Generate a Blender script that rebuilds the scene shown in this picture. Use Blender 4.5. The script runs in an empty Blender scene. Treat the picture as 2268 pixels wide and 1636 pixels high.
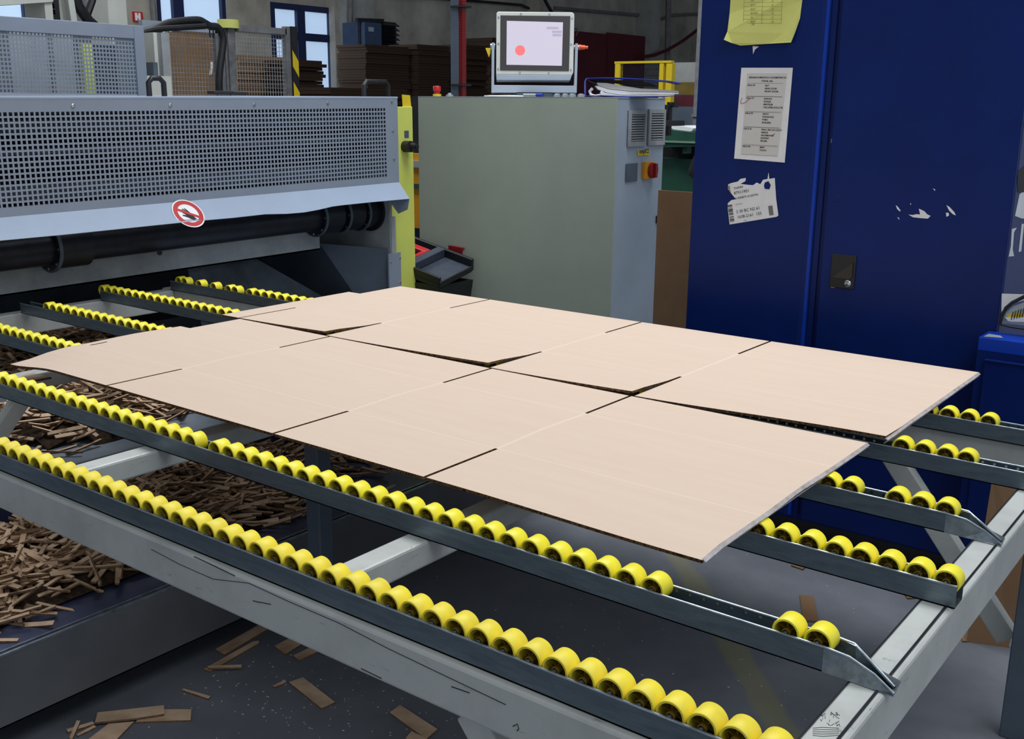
import bpy, math, random
from mathutils import Vector, Matrix
random.seed(7)
C = bpy.context.scene.collection
sc = bpy.context.scene
# ------------------------------------------------------------------ camera
F = 2350.6; CX, CY = 1134.0, 818.0; EYE = Vector((0, 0, 1.70))
R0 = Vector((0.79376934, 0.60814138, 0.00971051))
D0 = Vector((0.15495884, -0.186768, -0.97010591))
V0 = Vector((-0.58814793, 0.77154506, -0.2424876))
cam = bpy.data.cameras.new('camera'); cam.sensor_width = 36; cam.lens = 36 * F / 2268
cam.clip_start = .02; cam.clip_end = 100
co = bpy.data.objects.new('camera', cam); C.objects.link(co); sc.camera = co
m = Matrix.Identity(4)
for i in range(3):
    m[i][0] = R0[i]; m[i][1] = -D0[i]; m[i][2] = -V0[i]; m[i][3] = EYE[i]
co.matrix_world = m
# ------------------------------------------------------------------ light
w = bpy.data.worlds.new('world'); sc.world = w; w.use_nodes = True
w.node_tree.nodes['Background'].inputs[0].default_value = (.78, .88, 1, 1)
w.node_tree.nodes['Background'].inputs[1].default_value = .42
def area(name, loc, sx, sy, power, col, rot=(0, 0, 0)):
    l = bpy.data.lights.new(name, 'AREA'); l.shape = 'RECTANGLE'; l.size = sx; l.size_y = sy
    l.energy = power; l.color = col
    o = bpy.data.objects.new(name, l); C.objects.link(o); o.location = loc; o.rotation_euler = rot
    return o
area('unseen_overhead_lamp', (-2.4, 4.2, 6.3), 5.0, 2.4, 310, (.92, .96, 1))  # unseen overhead lamps added for soft daylight; the ceiling is closed
area('unseen_overhead_lamp', (2.2, 0.6, 6.0), 3.0, 4.0, 150, (.92, .96, 1))  # added lamp, set to the right to brighten the floor under the blanks
area('unseen_overhead_lamp', (-8.5, 5.0, 6.3), 3.0, 3.0, 170, (.92, .96, 1))
area('window_lamp', (-11.5, 8.9, 2.6), 1.6, 2.4, 90, (.75, .88, 1), (0, math.radians(-90), 0))
sc.view_settings.view_transform = 'Standard'; sc.view_settings.look = 'None'
sc.view_settings.exposure = 0.12; sc.view_settings.gamma = 1; sc.view_settings.use_curve_mapping = False
# ------------------------------------------------------------------ pixel -> point on a real plane
def ray(px, py):
    return R0 * ((px - CX) / F) + D0 * ((py - CY) / F) + V0
def PX(px, py, x): v = ray(px, py); return EYE + v * (x / v.x)
def PY(px, py, y): v = ray(px, py); return EYE + v * (y / v.y)
def PZ(px, py, z): v = ray(px, py); return EYE + v * ((z - EYE.z) / v.z)
# ------------------------------------------------------------------ materials
def lin(c): return tuple(((v / 255) / 12.92 if v / 255 <= .04045 else ((v / 255 + .055) / 1.055) ** 2.4) for v in c) + (1,)
def mat(name, c1, c2=None, rough=.5, metal=0., scale=8, stretch=(1, 1, 1), lo=.35, hi=.7, bump=0., bscale=60, emit=0, spec=.5, rvar=0):
    m = bpy.data.materials.new(name); m.use_nodes = True; nt = m.node_tree; b = nt.nodes['Principled BSDF']
    b.inputs['Roughness'].default_value = rough; b.inputs['Metallic'].default_value = metal
    b.inputs['Specular IOR Level'].default_value = spec
    b.inputs['Base Color'].default_value = lin(c1)
    tc = nt.nodes.new('ShaderNodeTexCoord'); mp = nt.nodes.new('ShaderNodeMapping'); mp.inputs['Scale'].default_value = stretch
    nt.links.new(tc.outputs['Object'], mp.inputs[0])
    if c2:
        n = nt.nodes.new('ShaderNodeTexNoise'); n.inputs['Scale'].default_value = scale; n.inputs['Detail'].default_value = 6
        n.inputs['Roughness'].default_value = .65
        r = nt.nodes.new('ShaderNodeMapRange'); r.inputs[1].default_value = lo; r.inputs[2].default_value = hi
        x = nt.nodes.new('ShaderNodeMix'); x.data_type = 'RGBA'; x.inputs[6].default_value = lin(c1); x.inputs[7].default_value = lin(c2)
        nt.links.new(mp.outputs[0], n.inputs['Vector']); nt.links.new(n.outputs[0], r.inputs[0]); nt.links.new(r.outputs[0], x.inputs[0])
        nt.links.new(x.outputs[2], b.inputs['Base Color'])
        if rvar:
            rr = nt.nodes.new('ShaderNodeMapRange'); rr.inputs[3].default_value = rough - rvar; rr.inputs[4].default_value = rough + rvar
            nt.links.new(n.outputs[0], rr.inputs[0]); nt.links.new(rr.outputs[0], b.inputs['Roughness'])
    if bump:
        n2 = nt.nodes.new('ShaderNodeTexNoise'); n2.inputs['Scale'].default_value = bscale; n2.inputs['Detail'].default_value = 4
        bp = nt.nodes.new('ShaderNodeBump'); bp.inputs['Strength'].default_value = bump; bp.inputs['Distance'].default_value = .002
        nt.links.new(mp.outputs[0], n2.inputs['Vector']); nt.links.new(n2.outputs[0], bp.inputs['Height']); nt.links.new(bp.outputs[0], b.inputs['Normal'])
    if emit:
        b.inputs['Emission Color'].default_value = lin(c1); b.inputs['Emission Strength'].default_value = emit
    return m
M = {}
M['kraft'] = mat('kraft_board', (221, 198, 178), (218, 194, 174), .75, scale=3, stretch=(1, 10, 1), bump=.12, bscale=90, spec=.2)
M['crease'] = mat('kraft_crease', (228, 206, 188), rough=.7, spec=.2)
M['flute'] = mat('kraft_flutes', (122, 92, 66), (52, 36, 24), .9, scale=180, lo=.42, hi=.58, spec=.1)
M['torn'] = mat('torn_white_edge', (196, 190, 190), (160, 148, 142), .85, scale=30, spec=.1)
M['scrap'] = mat('offcut_board', (238, 206, 174), (168, 136, 108), .85, scale=5, spec=.1)
M['scrapedge'] = mat('offcut_flutes', (136, 110, 86), (80, 62, 46), .95, scale=200, spec=.05)
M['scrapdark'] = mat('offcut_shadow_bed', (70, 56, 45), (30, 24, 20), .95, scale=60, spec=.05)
M['yellow'] = mat('yellow_plastic', (255, 242, 62), (255, 234, 52), .42, scale=20, lo=.4, hi=.8)
M['yellow_old'] = mat('worn_yellow_plastic', (252, 230, 60), (238, 216, 66), .5, scale=25, lo=.4, hi=.7)
M['yellow_in'] = mat('yellow_hub_plastic', (120, 96, 8), rough=.5)
M['zinc'] = mat('galvanised_steel', (124, 137, 145), (94, 107, 116), .38, .75, scale=14, stretch=(1, 6, 6), lo=.3, hi=.75, rvar=.1)
M['zincedge'] = mat('polished_steel_edge', (175, 185, 192), (120, 130, 138), .3, .8, scale=30)
M['paint'] = mat('chipped_grey_white_paint', (196, 203, 208), (150, 155, 158), .42, .1, scale=7, stretch=(1, 1, 1), lo=.45, hi=.8, bump=.1, bscale=40)
def dirty_paint(name, base, streak, dark):
    m = mat(name, base, streak, .45, .1, scale=5, lo=.45, hi=.85)
    nt = m.node_tree; b = nt.nodes['Principled BSDF']; src = b.inputs['Base Color'].links[0].from_socket
    tc = nt.nodes.new('ShaderNodeTexCoord'); mp = nt.nodes.new('ShaderNodeMapping'); mp.inputs['Scale'].default_value = (3, 3, 22)
    n = nt.nodes.new('ShaderNodeTexNoise'); n.inputs['Scale'].default_value = 6; n.inputs['Detail'].default_value = 9; n.inputs['Roughness'].default_value = .75
    r = nt.nodes.new('ShaderNodeMapRange'); r.inputs[1].default_value = .62; r.inputs[2].default_value = .72
    x = nt.nodes.new('ShaderNodeMix'); x.data_type = 'RGBA'; x.inputs[7].default_value = lin(dark)
    nt.links.new(tc.outputs['Object'], mp.inputs[0]); nt.links.new(mp.outputs[0], n.inputs['Vector']); nt.links.new(n.outputs[0], r.inputs[0])
    nt.links.new(r.outputs[0], x.inputs[0]); nt.links.new(src, x.inputs[6]); nt.links.new(x.outputs[2], b.inputs['Base Color'])
    return m
M['beam'] = dirty_paint('scuffed_white_steel_paint', (196, 198, 194), (166, 168, 164), (80, 78, 76))
M['machine'] = mat('light_grey_machine_paint', (150, 160, 176), (142, 152, 168), .4, .15, scale=3)
M['lip'] = mat('pale_grey_folded_lip', (158, 172, 194), (150, 164, 184), .62, 0., scale=3)
M['mwhite'] = mat('greyish_white_machine_plate', (176, 180, 182), (140, 144, 148), .5, .1, scale=5)
M['mdark'] = mat('dark_steel_lining', (70, 78, 88), (40, 46, 54), .55, .3, scale=5)
M['slate'] = mat('slate_grey_sheet', (92, 104, 118), (76, 86, 98), .45, .2, scale=4)
M['black'] = mat('black_rubber', (22, 23, 26), (34, 35, 38), .5, scale=12)
M['shaft'] = mat('dark_oiled_steel', (44, 47, 56), (30, 32, 40), .38, .5, scale=12, stretch=(1, 1, 1))
M['screw'] = mat('bright_screw_head', (200, 205, 210), rough=.25, metal=.9)
M['limepaint'] = mat('lime_yellow_paint', (222, 228, 112), (212, 220, 102), .45, scale=3)
M['olive'] = mat('olive_grey_cabinet_paint', (172, 180, 166), (162, 170, 157), .42, scale=2, bump=.15, bscale=260)
M['greycab'] = mat('pale_blue_grey_cabinet_paint', (166, 178, 192), (154, 166, 180), .4, scale=3)
M['blue'] = mat('deep_blue_enamel', (3, 36, 108), (2, 30, 94), .42, scale=2.5, spec=.22)
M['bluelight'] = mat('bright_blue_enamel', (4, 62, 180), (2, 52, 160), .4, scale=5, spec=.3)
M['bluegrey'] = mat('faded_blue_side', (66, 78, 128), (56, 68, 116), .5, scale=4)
M['paper'] = mat('white_paper', (244, 244, 246), (230, 230, 230), .8, scale=8)
M['paperin'] = mat('grey_paper', (216, 214, 210), rough=.8)
M['ypaper'] = mat('yellow_paper', (222, 224, 128), (212, 214, 116), .75, scale=8)
M['ink'] = mat('black_ink', (40, 38, 38), rough=.8)
M['inkgrey'] = mat('faded_ink', (140, 142, 88), rough=.8)
M['inkblue'] = mat('grey_ink', (90, 92, 100), rough=.8)
M['red'] = mat('red_paint', (196, 36, 40), (176, 28, 34), .4, scale=9)
M['redswitch'] = mat('red_plastic', (136, 22, 26), rough=.4)
M['orange'] = mat('orange_yellow_paint', (232, 160, 20), (214, 142, 14), .5, scale=5)
M['orangeplastic'] = mat('orange_plastic', (236, 96, 40), rough=.4)
M['screen'] = mat('lit_screen', (206, 200, 218), (226, 216, 226), .25, scale=4, emit=.92)
M['screen'].node_tree.nodes['Principled BSDF'].inputs['Base Color'].default_value = (.05, .05, .06, 1)
for l_ in list(M['screen'].node_tree.nodes['Principled BSDF'].inputs['Base Color'].links): M['screen'].node_tree.links.remove(l_)
M['screenred'] = mat('screen_red_disc', (226, 110, 110), rough=.3, emit=.5)
M['screenui'] = mat('screen_fields', (170, 160, 178), rough=.3, emit=.4)
M['bezel'] = mat('dark_bezel', (70, 66, 66), rough=.25)
M['kraftdark'] = mat('brown_board_stack', (62, 48, 40), (44, 34, 28), .9, scale=40, stretch=(1, 1, 12), spec=.1)
M['kraftmid'] = mat('brown_board', (142, 112, 84), (130, 100, 74), .85, scale=3, spec=.15)
M['wall'] = mat('stained_plaster', (192, 188, 178), (136, 132, 124), .9, scale=1.1, lo=.35, hi=.7, bump=.3, bscale=5)
M['pilaster'] = mat('pale_plaster', (168, 170, 168), (140, 140, 136), .9, scale=2)
M['ceil'] = mat('ceiling_boards', (120, 122, 124), rough=.9)
M['pane'] = mat('lit_window_pane', (176, 200, 228), (160, 186, 216), .3, scale=2, emit=.75)
M['frameblue'] = mat('navy_window_frame', (16, 32, 76), rough=.5)
M['green'] = mat('dark_green_paint', (40, 84, 66), (30, 66, 54), .5, scale=4)
M['greenlight'] = mat('pale_green_edge', (120, 150, 130), rough=.5)
M['maroon'] = mat('maroon_sheet', (96, 26, 42), (82, 20, 36), .6, scale=2)
M['safety'] = mat('safety_yellow', (226, 196, 30), rough=.5)
M['greypole'] = mat('grey_pole', (130, 130, 132), (96, 96, 98), .6, scale=10)
M['cream'] = mat('cream_white_paint', (214, 216, 208), (196, 198, 188), .5, scale=3)
M['plastic_grey'] = mat('charcoal_plastic', (66, 74, 86), (54, 62, 74), .4, scale=20)
M['clear'] = mat('silver_caps', (190, 200, 204), rough=.2, metal=.6)
M['binder'] = mat('blue_binder_cover', (50, 64, 180), rough=.4)
M['penblue'] = mat('pen_blue', (30, 60, 170), rough=.4)
M['plate'] = mat('pale_steel_plate', (176, 188, 200), (150, 162, 176), .4, .3, scale=4)
def tread():
    m = mat('navy_tread_plate', (80, 86, 116), (58, 62, 88), .38, .45, scale=5)
    nt = m.node_tree; b = nt.nodes['Principled BSDF']
    tc = nt.nodes.new('ShaderNodeTexCoord'); v = nt.nodes.new('ShaderNodeTexVoronoi'); v.inputs['Scale'].default_value = 26; v.inputs['Randomness'].default_value = 0
    mp = nt.nodes.new('ShaderNodeMapping'); mp.inputs['Scale'].default_value = (1, .6, 1); mp.inputs['Rotation'].default_value = (0, 0, .78)
    r = nt.nodes.new('ShaderNodeMapRange'); r.inputs[1].default_value = .12; r.inputs[2].default_value = .22; r.inputs[3].default_value = 1; r.inputs[4].default_value = 0
    bp = nt.nodes.new('ShaderNodeBump'); bp.inputs['Strength'].default_value = .6; bp.inputs['Distance'].default_value = .003
    nt.links.new(tc.outputs['Object'], mp.inputs[0]); nt.links.new(mp.outputs[0], v.inputs['Vector']); nt.links.new(v.outputs[0], r.inputs[0])
    nt.links.new(r.outputs[0], bp.inputs['Height']); nt.links.new(bp.outputs[0], b.inputs['Normal'])
    return m
M['tread'] = tread()
def floor_mat():
    m = mat('dark_worn_floor', (126, 130, 138), (96, 100, 108), .6, scale=1.6, lo=.3, hi=.7, bump=.15, bscale=120)
    nt = m.node_tree; b = nt.nodes['Principled BSDF']; src = b.inputs['Base Color'].links[0].from_socket
    A = PZ(1520, 1265, 0); B = PZ(1737, 1624, 0); ang = math.atan2(B.y - A.y, B.x - A.x)
    geo = nt.nodes.new('ShaderNodeNewGeometry')
    sub = nt.nodes.new('ShaderNodeVectorMath'); sub.operation = 'SUBTRACT'; sub.inputs[1].default_value = A
    dot = nt.nodes.new('ShaderNodeVectorMath'); dot.operation = 'DOT_PRODUCT'; dot.inputs[1].default_value = (-math.sin(ang), math.cos(ang), 0)
    ab = nt.nodes.new('ShaderNodeMath'); ab.operation = 'ABSOLUTE'
    n = nt.nodes.new('ShaderNodeTexNoise'); n.inputs['Scale'].default_value = 6; n.inputs['Detail'].default_value = 8
    ad = nt.nodes.new('ShaderNodeMath'); ad.operation = 'MULTIPLY_ADD'; ad.inputs[1].default_value = .06; 
    r = nt.nodes.new('ShaderNodeMapRange'); r.inputs[1].default_value = .085; r.inputs[2].default_value = .06; r.inputs[3].default_value = 0; r.inputs[4].default_value = .42
    x = nt.nodes.new('ShaderNodeMix'); x.data_type = 'RGBA'; x.inputs[7].default_value = lin((150, 146, 84))
    L = nt.links.new
    L(geo.outputs['Position'], sub.inputs[0]); L(sub.outputs[0], dot.inputs[0]); L(dot.outputs['Value'], ab.inputs[0])
    L(geo.outputs['Position'], n.inputs['Vector']); L(n.outputs[0], ad.inputs[0]); L(ab.outputs[0], ad.inputs[2]); L(ad.outputs[0], r.inputs[0])
    L(r.outputs[0], x.inputs[0]); L(src, x.inputs[6]); L(x.outputs[2], b.inputs['Base Color'])
    return m
M['floor'] = floor_mat()
# ------------------------------------------------------------------ mesh building
class MB:
    def __init__(s): s.v = []; s.f = []; s.mi = []
    def add(s, vs, fs, mi=0):
        k = len(s.v); s.v += [Vector(p) for p in vs]
        for f in fs: s.f.append([k + i for i in f]); s.mi.append(mi)
        return s
    def box(s, lo, hi, mi=0):
        x0, y0, z0 = lo; x1, y1, z1 = hi
        return s.add([(x0, y0, z0), (x1, y0, z0), (x1, y1, z0), (x0, y1, z0), (x0, y0, z1), (x1, y0, z1), (x1, y1, z1), (x0, y1, z1)],
              [(0, 3, 2, 1), (4, 5, 6, 7), (0, 1, 5, 4), (1, 2, 6, 5), (2, 3, 7, 6), (3, 0, 4, 7)], mi)
    def obox(s, c, ax, ay, az, mi=0, mis=None):
        c = Vector(c); ax = Vector(ax) / 2; ay = Vector(ay) / 2; az = Vector(az) / 2
        vs = [c + ax * i + ay * j + az * k for k in (-1, 1) for (i, j) in ((-1, -1), (1, -1), (1, 1), (-1, 1))]
        k = len(s.v); s.v += vs
        fs = [(0, 3, 2, 1), (4, 5, 6, 7), (0, 1, 5, 4), (1, 2, 6, 5), (2, 3, 7, 6), (3, 0, 4, 7)]
        for n, f in enumerate(fs): s.f.append([k + i for i in f]); s.mi.append(mis[n] if mis else mi)
        return s
    def bar(s, p, q, w, h, up=(0, 0, 1), mi=0):
        p = Vector(p); q = Vector(q); d = (q - p); u = Vector(up); sd = d.cross(u).normalized(); u2 = sd.cross(d).normalized()
        return s.obox((p + q) / 2, d, sd * w, u2 * h, mi)
    def prism(s, poly, off, mi=0, mside=None):
        n = len(poly); off = Vector(off); vs = [Vector(p) for p in poly]; k = len(s.v)
        s.v += vs + [p + off for p in vs]
        s.f.append([k + i for i in range(n)]); s.mi.append(mi)
        s.f.append([k + n + i for i in reversed(range(n))]); s.mi.append(mi)
        for i in range(n):
            j = (i + 1) % n; s.f.append([k + j, k + i, k + n + i, k + n + j]); s.mi.append(mi if mside is None else mside)
        return s
    def cyl(s, p, q, r, seg=16, mi=0, r2=None, caps=True):
        p = Vector(p); q = Vector(q); d = (q - p).normalized(); a = d.orthogonal().normalized(); b = d.cross(a); r2 = r if r2 is None else r2; k = len(s.v)
        for c, rr in ((p, r), (q, r2)):
            for i in range(seg): t = 2 * math.pi * i / seg; s.v.append(c + (a * math.cos(t) + b * math.sin(t)) * rr)
        for i in range(seg): j = (i + 1) % seg; s.f.append([k + i, k + j, k + seg + j, k + seg + i]); s.mi.append(mi)
        if caps:
            s.f.append([k + i for i in reversed(range(seg))]); s.mi.append(mi); s.f.append([k + seg + i for i in range(seg)]); s.mi.append(mi)
        return s
    def lathe(s, c, ax, prof, seg=24, mi=0, closed=False):
        c = Vector(c); d = Vector(ax).normalized(); a = d.orthogonal().normalized(); b = d.cross(a); k = len(s.v); n = len(prof)
        for (t, r) in prof:
            for i in range(seg): u = 2 * math.pi * i / seg; s.v.append(c + d * t + (a * math.cos(u) + b * math.sin(u)) * r)
        for m_ in range(n if closed else n - 1):
            m2 = (m_ + 1) % n
            for i in range(seg):
                j = (i + 1) % seg; s.f.append([k + m_ * seg + i, k + m_ * seg + j, k + m2 * seg + j, k + m2 * seg + i]); s.mi.append(mi)
        return s
    def tube(s, pts, r, seg=8, mi=0):
        pts = [Vector(p) for p in pts]; k = len(s.v); a = None
        for i, p in enumerate(pts):
            d = ((pts[min(i + 1, len(pts) - 1)] - pts[max(i - 1, 0)])).normalized()
            a = d.orthogonal().normalized() if a is None else (a - d * a.dot(d)).normalized(); b = d.cross(a)
            for j in range(seg): t = 2 * math.pi * j / seg; s.v.append(p + (a * math.cos(t) + b * math.sin(t)) * r)
        for i in range(len(pts) - 1):
            for j in range(seg):
                j2 = (j + 1) % seg; s.f.append([k + i * seg + j, k + i * seg + j2, k + (i + 1) * seg + j2, k + (i + 1) * seg + j]); s.mi.append(mi)
        s.f.append([k + j for j in reversed(range(seg))]); s.mi.append(mi)
        e = k + (len(pts) - 1) * seg; s.f.append([e + j for j in range(seg)]); s.mi.append(mi)
        return s
    def lattice(s, o, u, v, us, vs, hole, mi=0, mif=None):
        o = Vector(o); u = Vector(u).normalized(); v = Vector(v).normalized(); k = len(s.v); nu = len(us)
        for b in vs:
            for a in us: s.v.append(o + u * a + v * b)
        for j in range(len(vs) - 1):
            for i in range(nu - 1):
                if hole(i, j): continue
                s.f.append([k + j * nu + i, k + j * nu + i + 1, k + (j + 1) * nu + i + 1, k + (j + 1) * nu + i]); s.mi.append(mif(i, j) if mif else mi)
        return s
    def build(s, name, mats, parent=None, smooth=False, bevel=0, solid=0, soff=0, rim=0, origin=None, merge=False):
        used = set(i for f in s.f for i in f)
        if len(used) != len(s.v):
            mp = {}; nv = []
            for i, p in enumerate(s.v):
                if i in used: mp[i] = len(nv); nv.append(p)
            s.v = nv; s.f = [[mp[i] for i in f] for f in s.f]
        if origin is None:
            xs = [p.x for p in s.v]; ys = [p.y for p in s.v]; zs = [p.z for p in s.v]
            origin = Vector(((min(xs) + max(xs)) / 2, (min(ys) + max(ys)) / 2, min(zs)))
        origin = Vector(origin)
        me = bpy.data.meshes.new(name); me.from_pydata([p - origin for p in s.v], [], s.f)
        for mm in (mats if isinstance(mats, (list, tuple)) else [mats]): me.materials.append(M[mm] if isinstance(mm, str) else mm)
        me.polygons.foreach_set('material_index', s.mi)
        if smooth: me.polygons.foreach_set('use_smooth', [True] * len(s.f)); 
        me.update(); me.validate()
        if smooth and hasattr(me, 'set_sharp_from_angle'): me.set_sharp_from_angle(angle=math.radians(40))
        o = bpy.data.objects.new(name, me); C.objects.link(o)
        if parent:
            o.parent = parent; pl = wl(parent); o.location = origin - pl
        else: o.location = origin
        o['_w'] = list(origin)
        if bevel:
            b = o.modifiers.new('bevel', 'BEVEL'); b.width = bevel; b.segments = 2; b.limit_method = 'ANGLE'; b.angle_limit = math.radians(40)
        if solid:
            b = o.modifiers.new('solid', 'SOLIDIFY'); b.thickness = solid; b.offset = soff; b.material_offset_rim = rim
        return o
def wl(o): return Vector(o['_w'])
def tag(o, label, cat=None, group=None, kind=None):
    if label: o['label'] = label
    if cat: o['category'] = cat
    if group: o['group'] = group
    if kind: o['kind'] = kind
    return o
def thing(name, label, cat, loc, group=None):
    o = bpy.data.objects.new(name, None); C.objects.link(o); o.location = loc; o['_w'] = list(loc); o.empty_display_size = .05
    return tag(o, label, cat, group)
def struct(o, label=None): o['kind'] = 'structure'; return tag(o, label)
_tc = {}
def text(mb, s, P, ux, uy, size, mi=0, bold=0):
    """lettering laid on a plane: P = baseline start, ux/uy = unit vectors, size = cap size"""
    cu = bpy.data.curves.new('t', 'FONT'); cu.body = s; cu.size = size; cu.offset = bold; cu.resolution_u = 2
    o = bpy.data.objects.new('t', cu); C.objects.link(o); dg = bpy.context.evaluated_depsgraph_get(); dg.update()
    me = bpy.data.meshes.new_from_object(o.evaluated_get(dg))
    P = Vector(P); ux = Vector(ux); uy = Vector(uy)
    mb.add([P + ux * v.co.x + uy * v.co.y for v in me.vertices], [list(p.vertices) for p in me.polygons], mi)
    bpy.data.objects.remove(o); bpy.data.curves.remove(cu); bpy.data.meshes.remove(me)
XA = Vector((1, 0, 0)); YA = Vector((0, 1, 0)); ZA = Vector((0, 0, 1))
def rectX(x0, y0, x1, y1, xp, d=0, z0=None, z1=None):
    """box seen between two pixel corners with its near face on the plane X=xp"""
    ym = (y0 + y1) / 2; xm = (x0 + x1) / 2
    a = PX(x0, ym, xp).y; b = PX(x1, ym, xp).y; t = PX(xm, y0, xp).z; bo = PX(xm, y1, xp).z
    if z0 is not None: bo = z0
    if z1 is not None: t = z1
    return (xp - d, min(a, b), bo), (xp, max(a, b), t)
def rectY(x0, y0, x1, y1, yp, d=0, z0=None, z1=None):
    ym = (y0 + y1) / 2; xm = (x0 + x1) / 2
    a = PY(x0, ym, yp).x; b = PY(x1, ym, yp).x; t = PY(xm, y0, yp).z; bo = PY(xm, y1, yp).z
    if z0 is not None: bo = z0
    if z1 is not None: t = z1
    return (min(a, b), yp, bo), (max(a, b), yp + d, t)
def spans(a, b, pitch, hole, margin0):
    """grid lines for a row of holes"""
    out = [a]; t = a + margin0
    while t + hole < b: out += [t, t + hole]; t += pitch
    out.append(b); return out
# ------------------------------------------------------------------ the hall
b = MB(); b.add([(-14, -6, 0), (5, -6, 0), (5, 26, 0), (-14, 26, 0)], [(0, 1, 2, 3)]); struct(b.build('floor', 'floor', origin=(0, 0, 0)))
WX = -12.0
W = [(5.2, 6.97, 1.0, 3.6), (8.36, 9.42, .3, 3.6), (PX(602, 100, WX).y, PX(741, 100, WX).y, .3, PX(670, 11, WX).z)]
ys = [-6]; 
for a_, b_, _, _ in W: ys += [a_, b_]
ys.append(26); zs = [0, .3, 1.0, W[2][3], 3.6, 7]
def whole(i, j):
    if i % 2 == 0: return False
    y0, y1, z0, z1 = W[i // 2]; zc = (zs[j] + zs[j + 1]) / 2; return z0 < zc < z1
b = MB(); b.lattice((WX, 0, 0), YA, ZA, ys, zs, whole); struct(b.build('wall_left', 'wall', solid=.3, soff=-1))
b = MB(); b.add([(-12, 24, 0), (5, 24, 0), (5, 24, 7), (-12, 24, 7)], [(0, 1, 2, 3)]); struct(b.build('wall_back', 'wall'))
b = MB(); b.box((-12.3, -6, 7), (5, 26, 7.1)); struct(b.build('ceiling', 'ceil'))
def window(n, y0, y1, z0, z1, muls, bars, fw):
    f = MB(); x = WX - .06
    f.box((x - .06, y0, z0), (x + .06, y0 + fw, z1)); f.box((x - .06, y1 - fw, z0), (x + .06, y1, z1))
    f.box((x - .06, y0 + fw, z0), (x + .06, y1 - fw, z0 + fw)); f.box((x - .06, y0 + fw, z1 - fw), (x + .06, y1 - fw, z1))
    for a, c in muls: f.box((x - .055, a, z0), (x + .055, c, z1))
    for a, c in bars: f.box((x - .05, y0, a), (x + .05, y1, c))
    o = struct(f.build('window_%d' % n, 'frameblue'))
    p = MB(); p.box((x - .02, y0 + fw * .5, z0 + fw * .5), (x - .005, y1 - fw * .5, z1 - fw * .5)); p.build('pane', 'pane', o)
window(1, *W[0], [(PX(54, 30, WX).y, PX(80, 30, WX).y)], [], .05)
window(2, *W[1], [(PX(387, 50, WX).y, PX(410, 50, WX).y)], [(1.9, 2.0)], .06)
window(3, *W[2], [(PX(660, 60, WX).y, PX(677, 60, WX).y)], [(PX(700, 92, WX).z, PX(700, 75, WX).z)], .08)
# pilasters
for n, (x0, x1, d, mt) in enumerate(((742, 758, .12, 'wall'), (768, 830, .3, 'pilaster'), (1195, 1225, .3, 'wall'), (1440, 1462, .35, 'pilaster'), (228, 262, .1, 'wall'))):
    y0 = PX(x0, 60, WX + d).y; y1 = PX(x1, 60, WX + d).y
    b = MB(); b.box((WX, y0, 0), (WX + d, y1, 7)); struct(b.build('trim_%d' % (n + 1), mt))
# conduits and pipes on the wall
def wallpipe(name, pts, r, mt, label, cat, xp=WX + .06):
    b = MB(); b.tube([PX(x, y, xp) for x, y in pts], r, 8); return tag(b.build(name, mt, smooth=True), label, cat)
wallpipe('wall_conduit', [(760, -12), (900, -9), (1060, 3), (1155, 11), (1180, 22), (1195, 40)], .022, 'black', 'thin dark conduit on the plaster wall, left of the lit touch screen', 'pipe')
wallpipe('wall_conduit', [(1200, 14), (1219, 17), (1424, 34), (1445, 43), (1470, 42), (1488, 34), (1552, 31)], .03, 'greypole', 'long grey conduit sloping across the wall right of the touch screen', 'pipe')
wallpipe('drain_pipe', [(1428, -20), (1427, 80), (1426, 190)], .02, 'black', 'narrow dark vertical pipe beside the maroon sheets', 'pipe')
wallpipe('drain_pipe', [(1481, -20), (1479, 80), (1477, 210)], .06, 'greypole', 'thick grey vertical pipe on the wall beside the pale pilaster', 'pipe', WX + .4)
wallpipe('drain_pipe', [(777, -10), (776, 90), (778, 205)], .03, 'greypole', 'slim vertical pipe on the pilaster left of the blue unit heater', 'pipe', WX + .34)
wallpipe('drain_pipe', [(337, -10), (341, 40), (343, 90)], .035, 'greypole', 'grey vertical pipe beside the red letter sign', 'pipe')
wallpipe('hanging_cable', [(1426, 126), (1450, 122), (1480, 110), (1510, 92), (1535, 74), (1552, 60)], .035, 'maroon', 'sagging dark red cable between the wall pipes', 'cable', WX + .5)
wallpipe('hanging_cable', [(1203, -8), (1212, 10), (1224, 30), (1232, 50)], .03, 'black', 'slanting black cable above the touch screen', 'cable', WX + .5)
# H sign
P = PX(297, 47, WX + .03); Q = PX(316, 27, WX + .03)
b = MB(); b.box((WX, P.y, P.z), (WX + .03, Q.y, Q.z)); sg = tag(b.build('hydrant_sign', 'red'), 'small red square sign with a white letter H on the wall', 'sign')
b = MB(); h = Q.z - P.z; text(b, 'H', (WX + .034, P.y + .17 * h, P.z + .2 * h), YA, ZA, h * .85, 0, .012); b.build('lettering', 'paper', sg)
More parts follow.
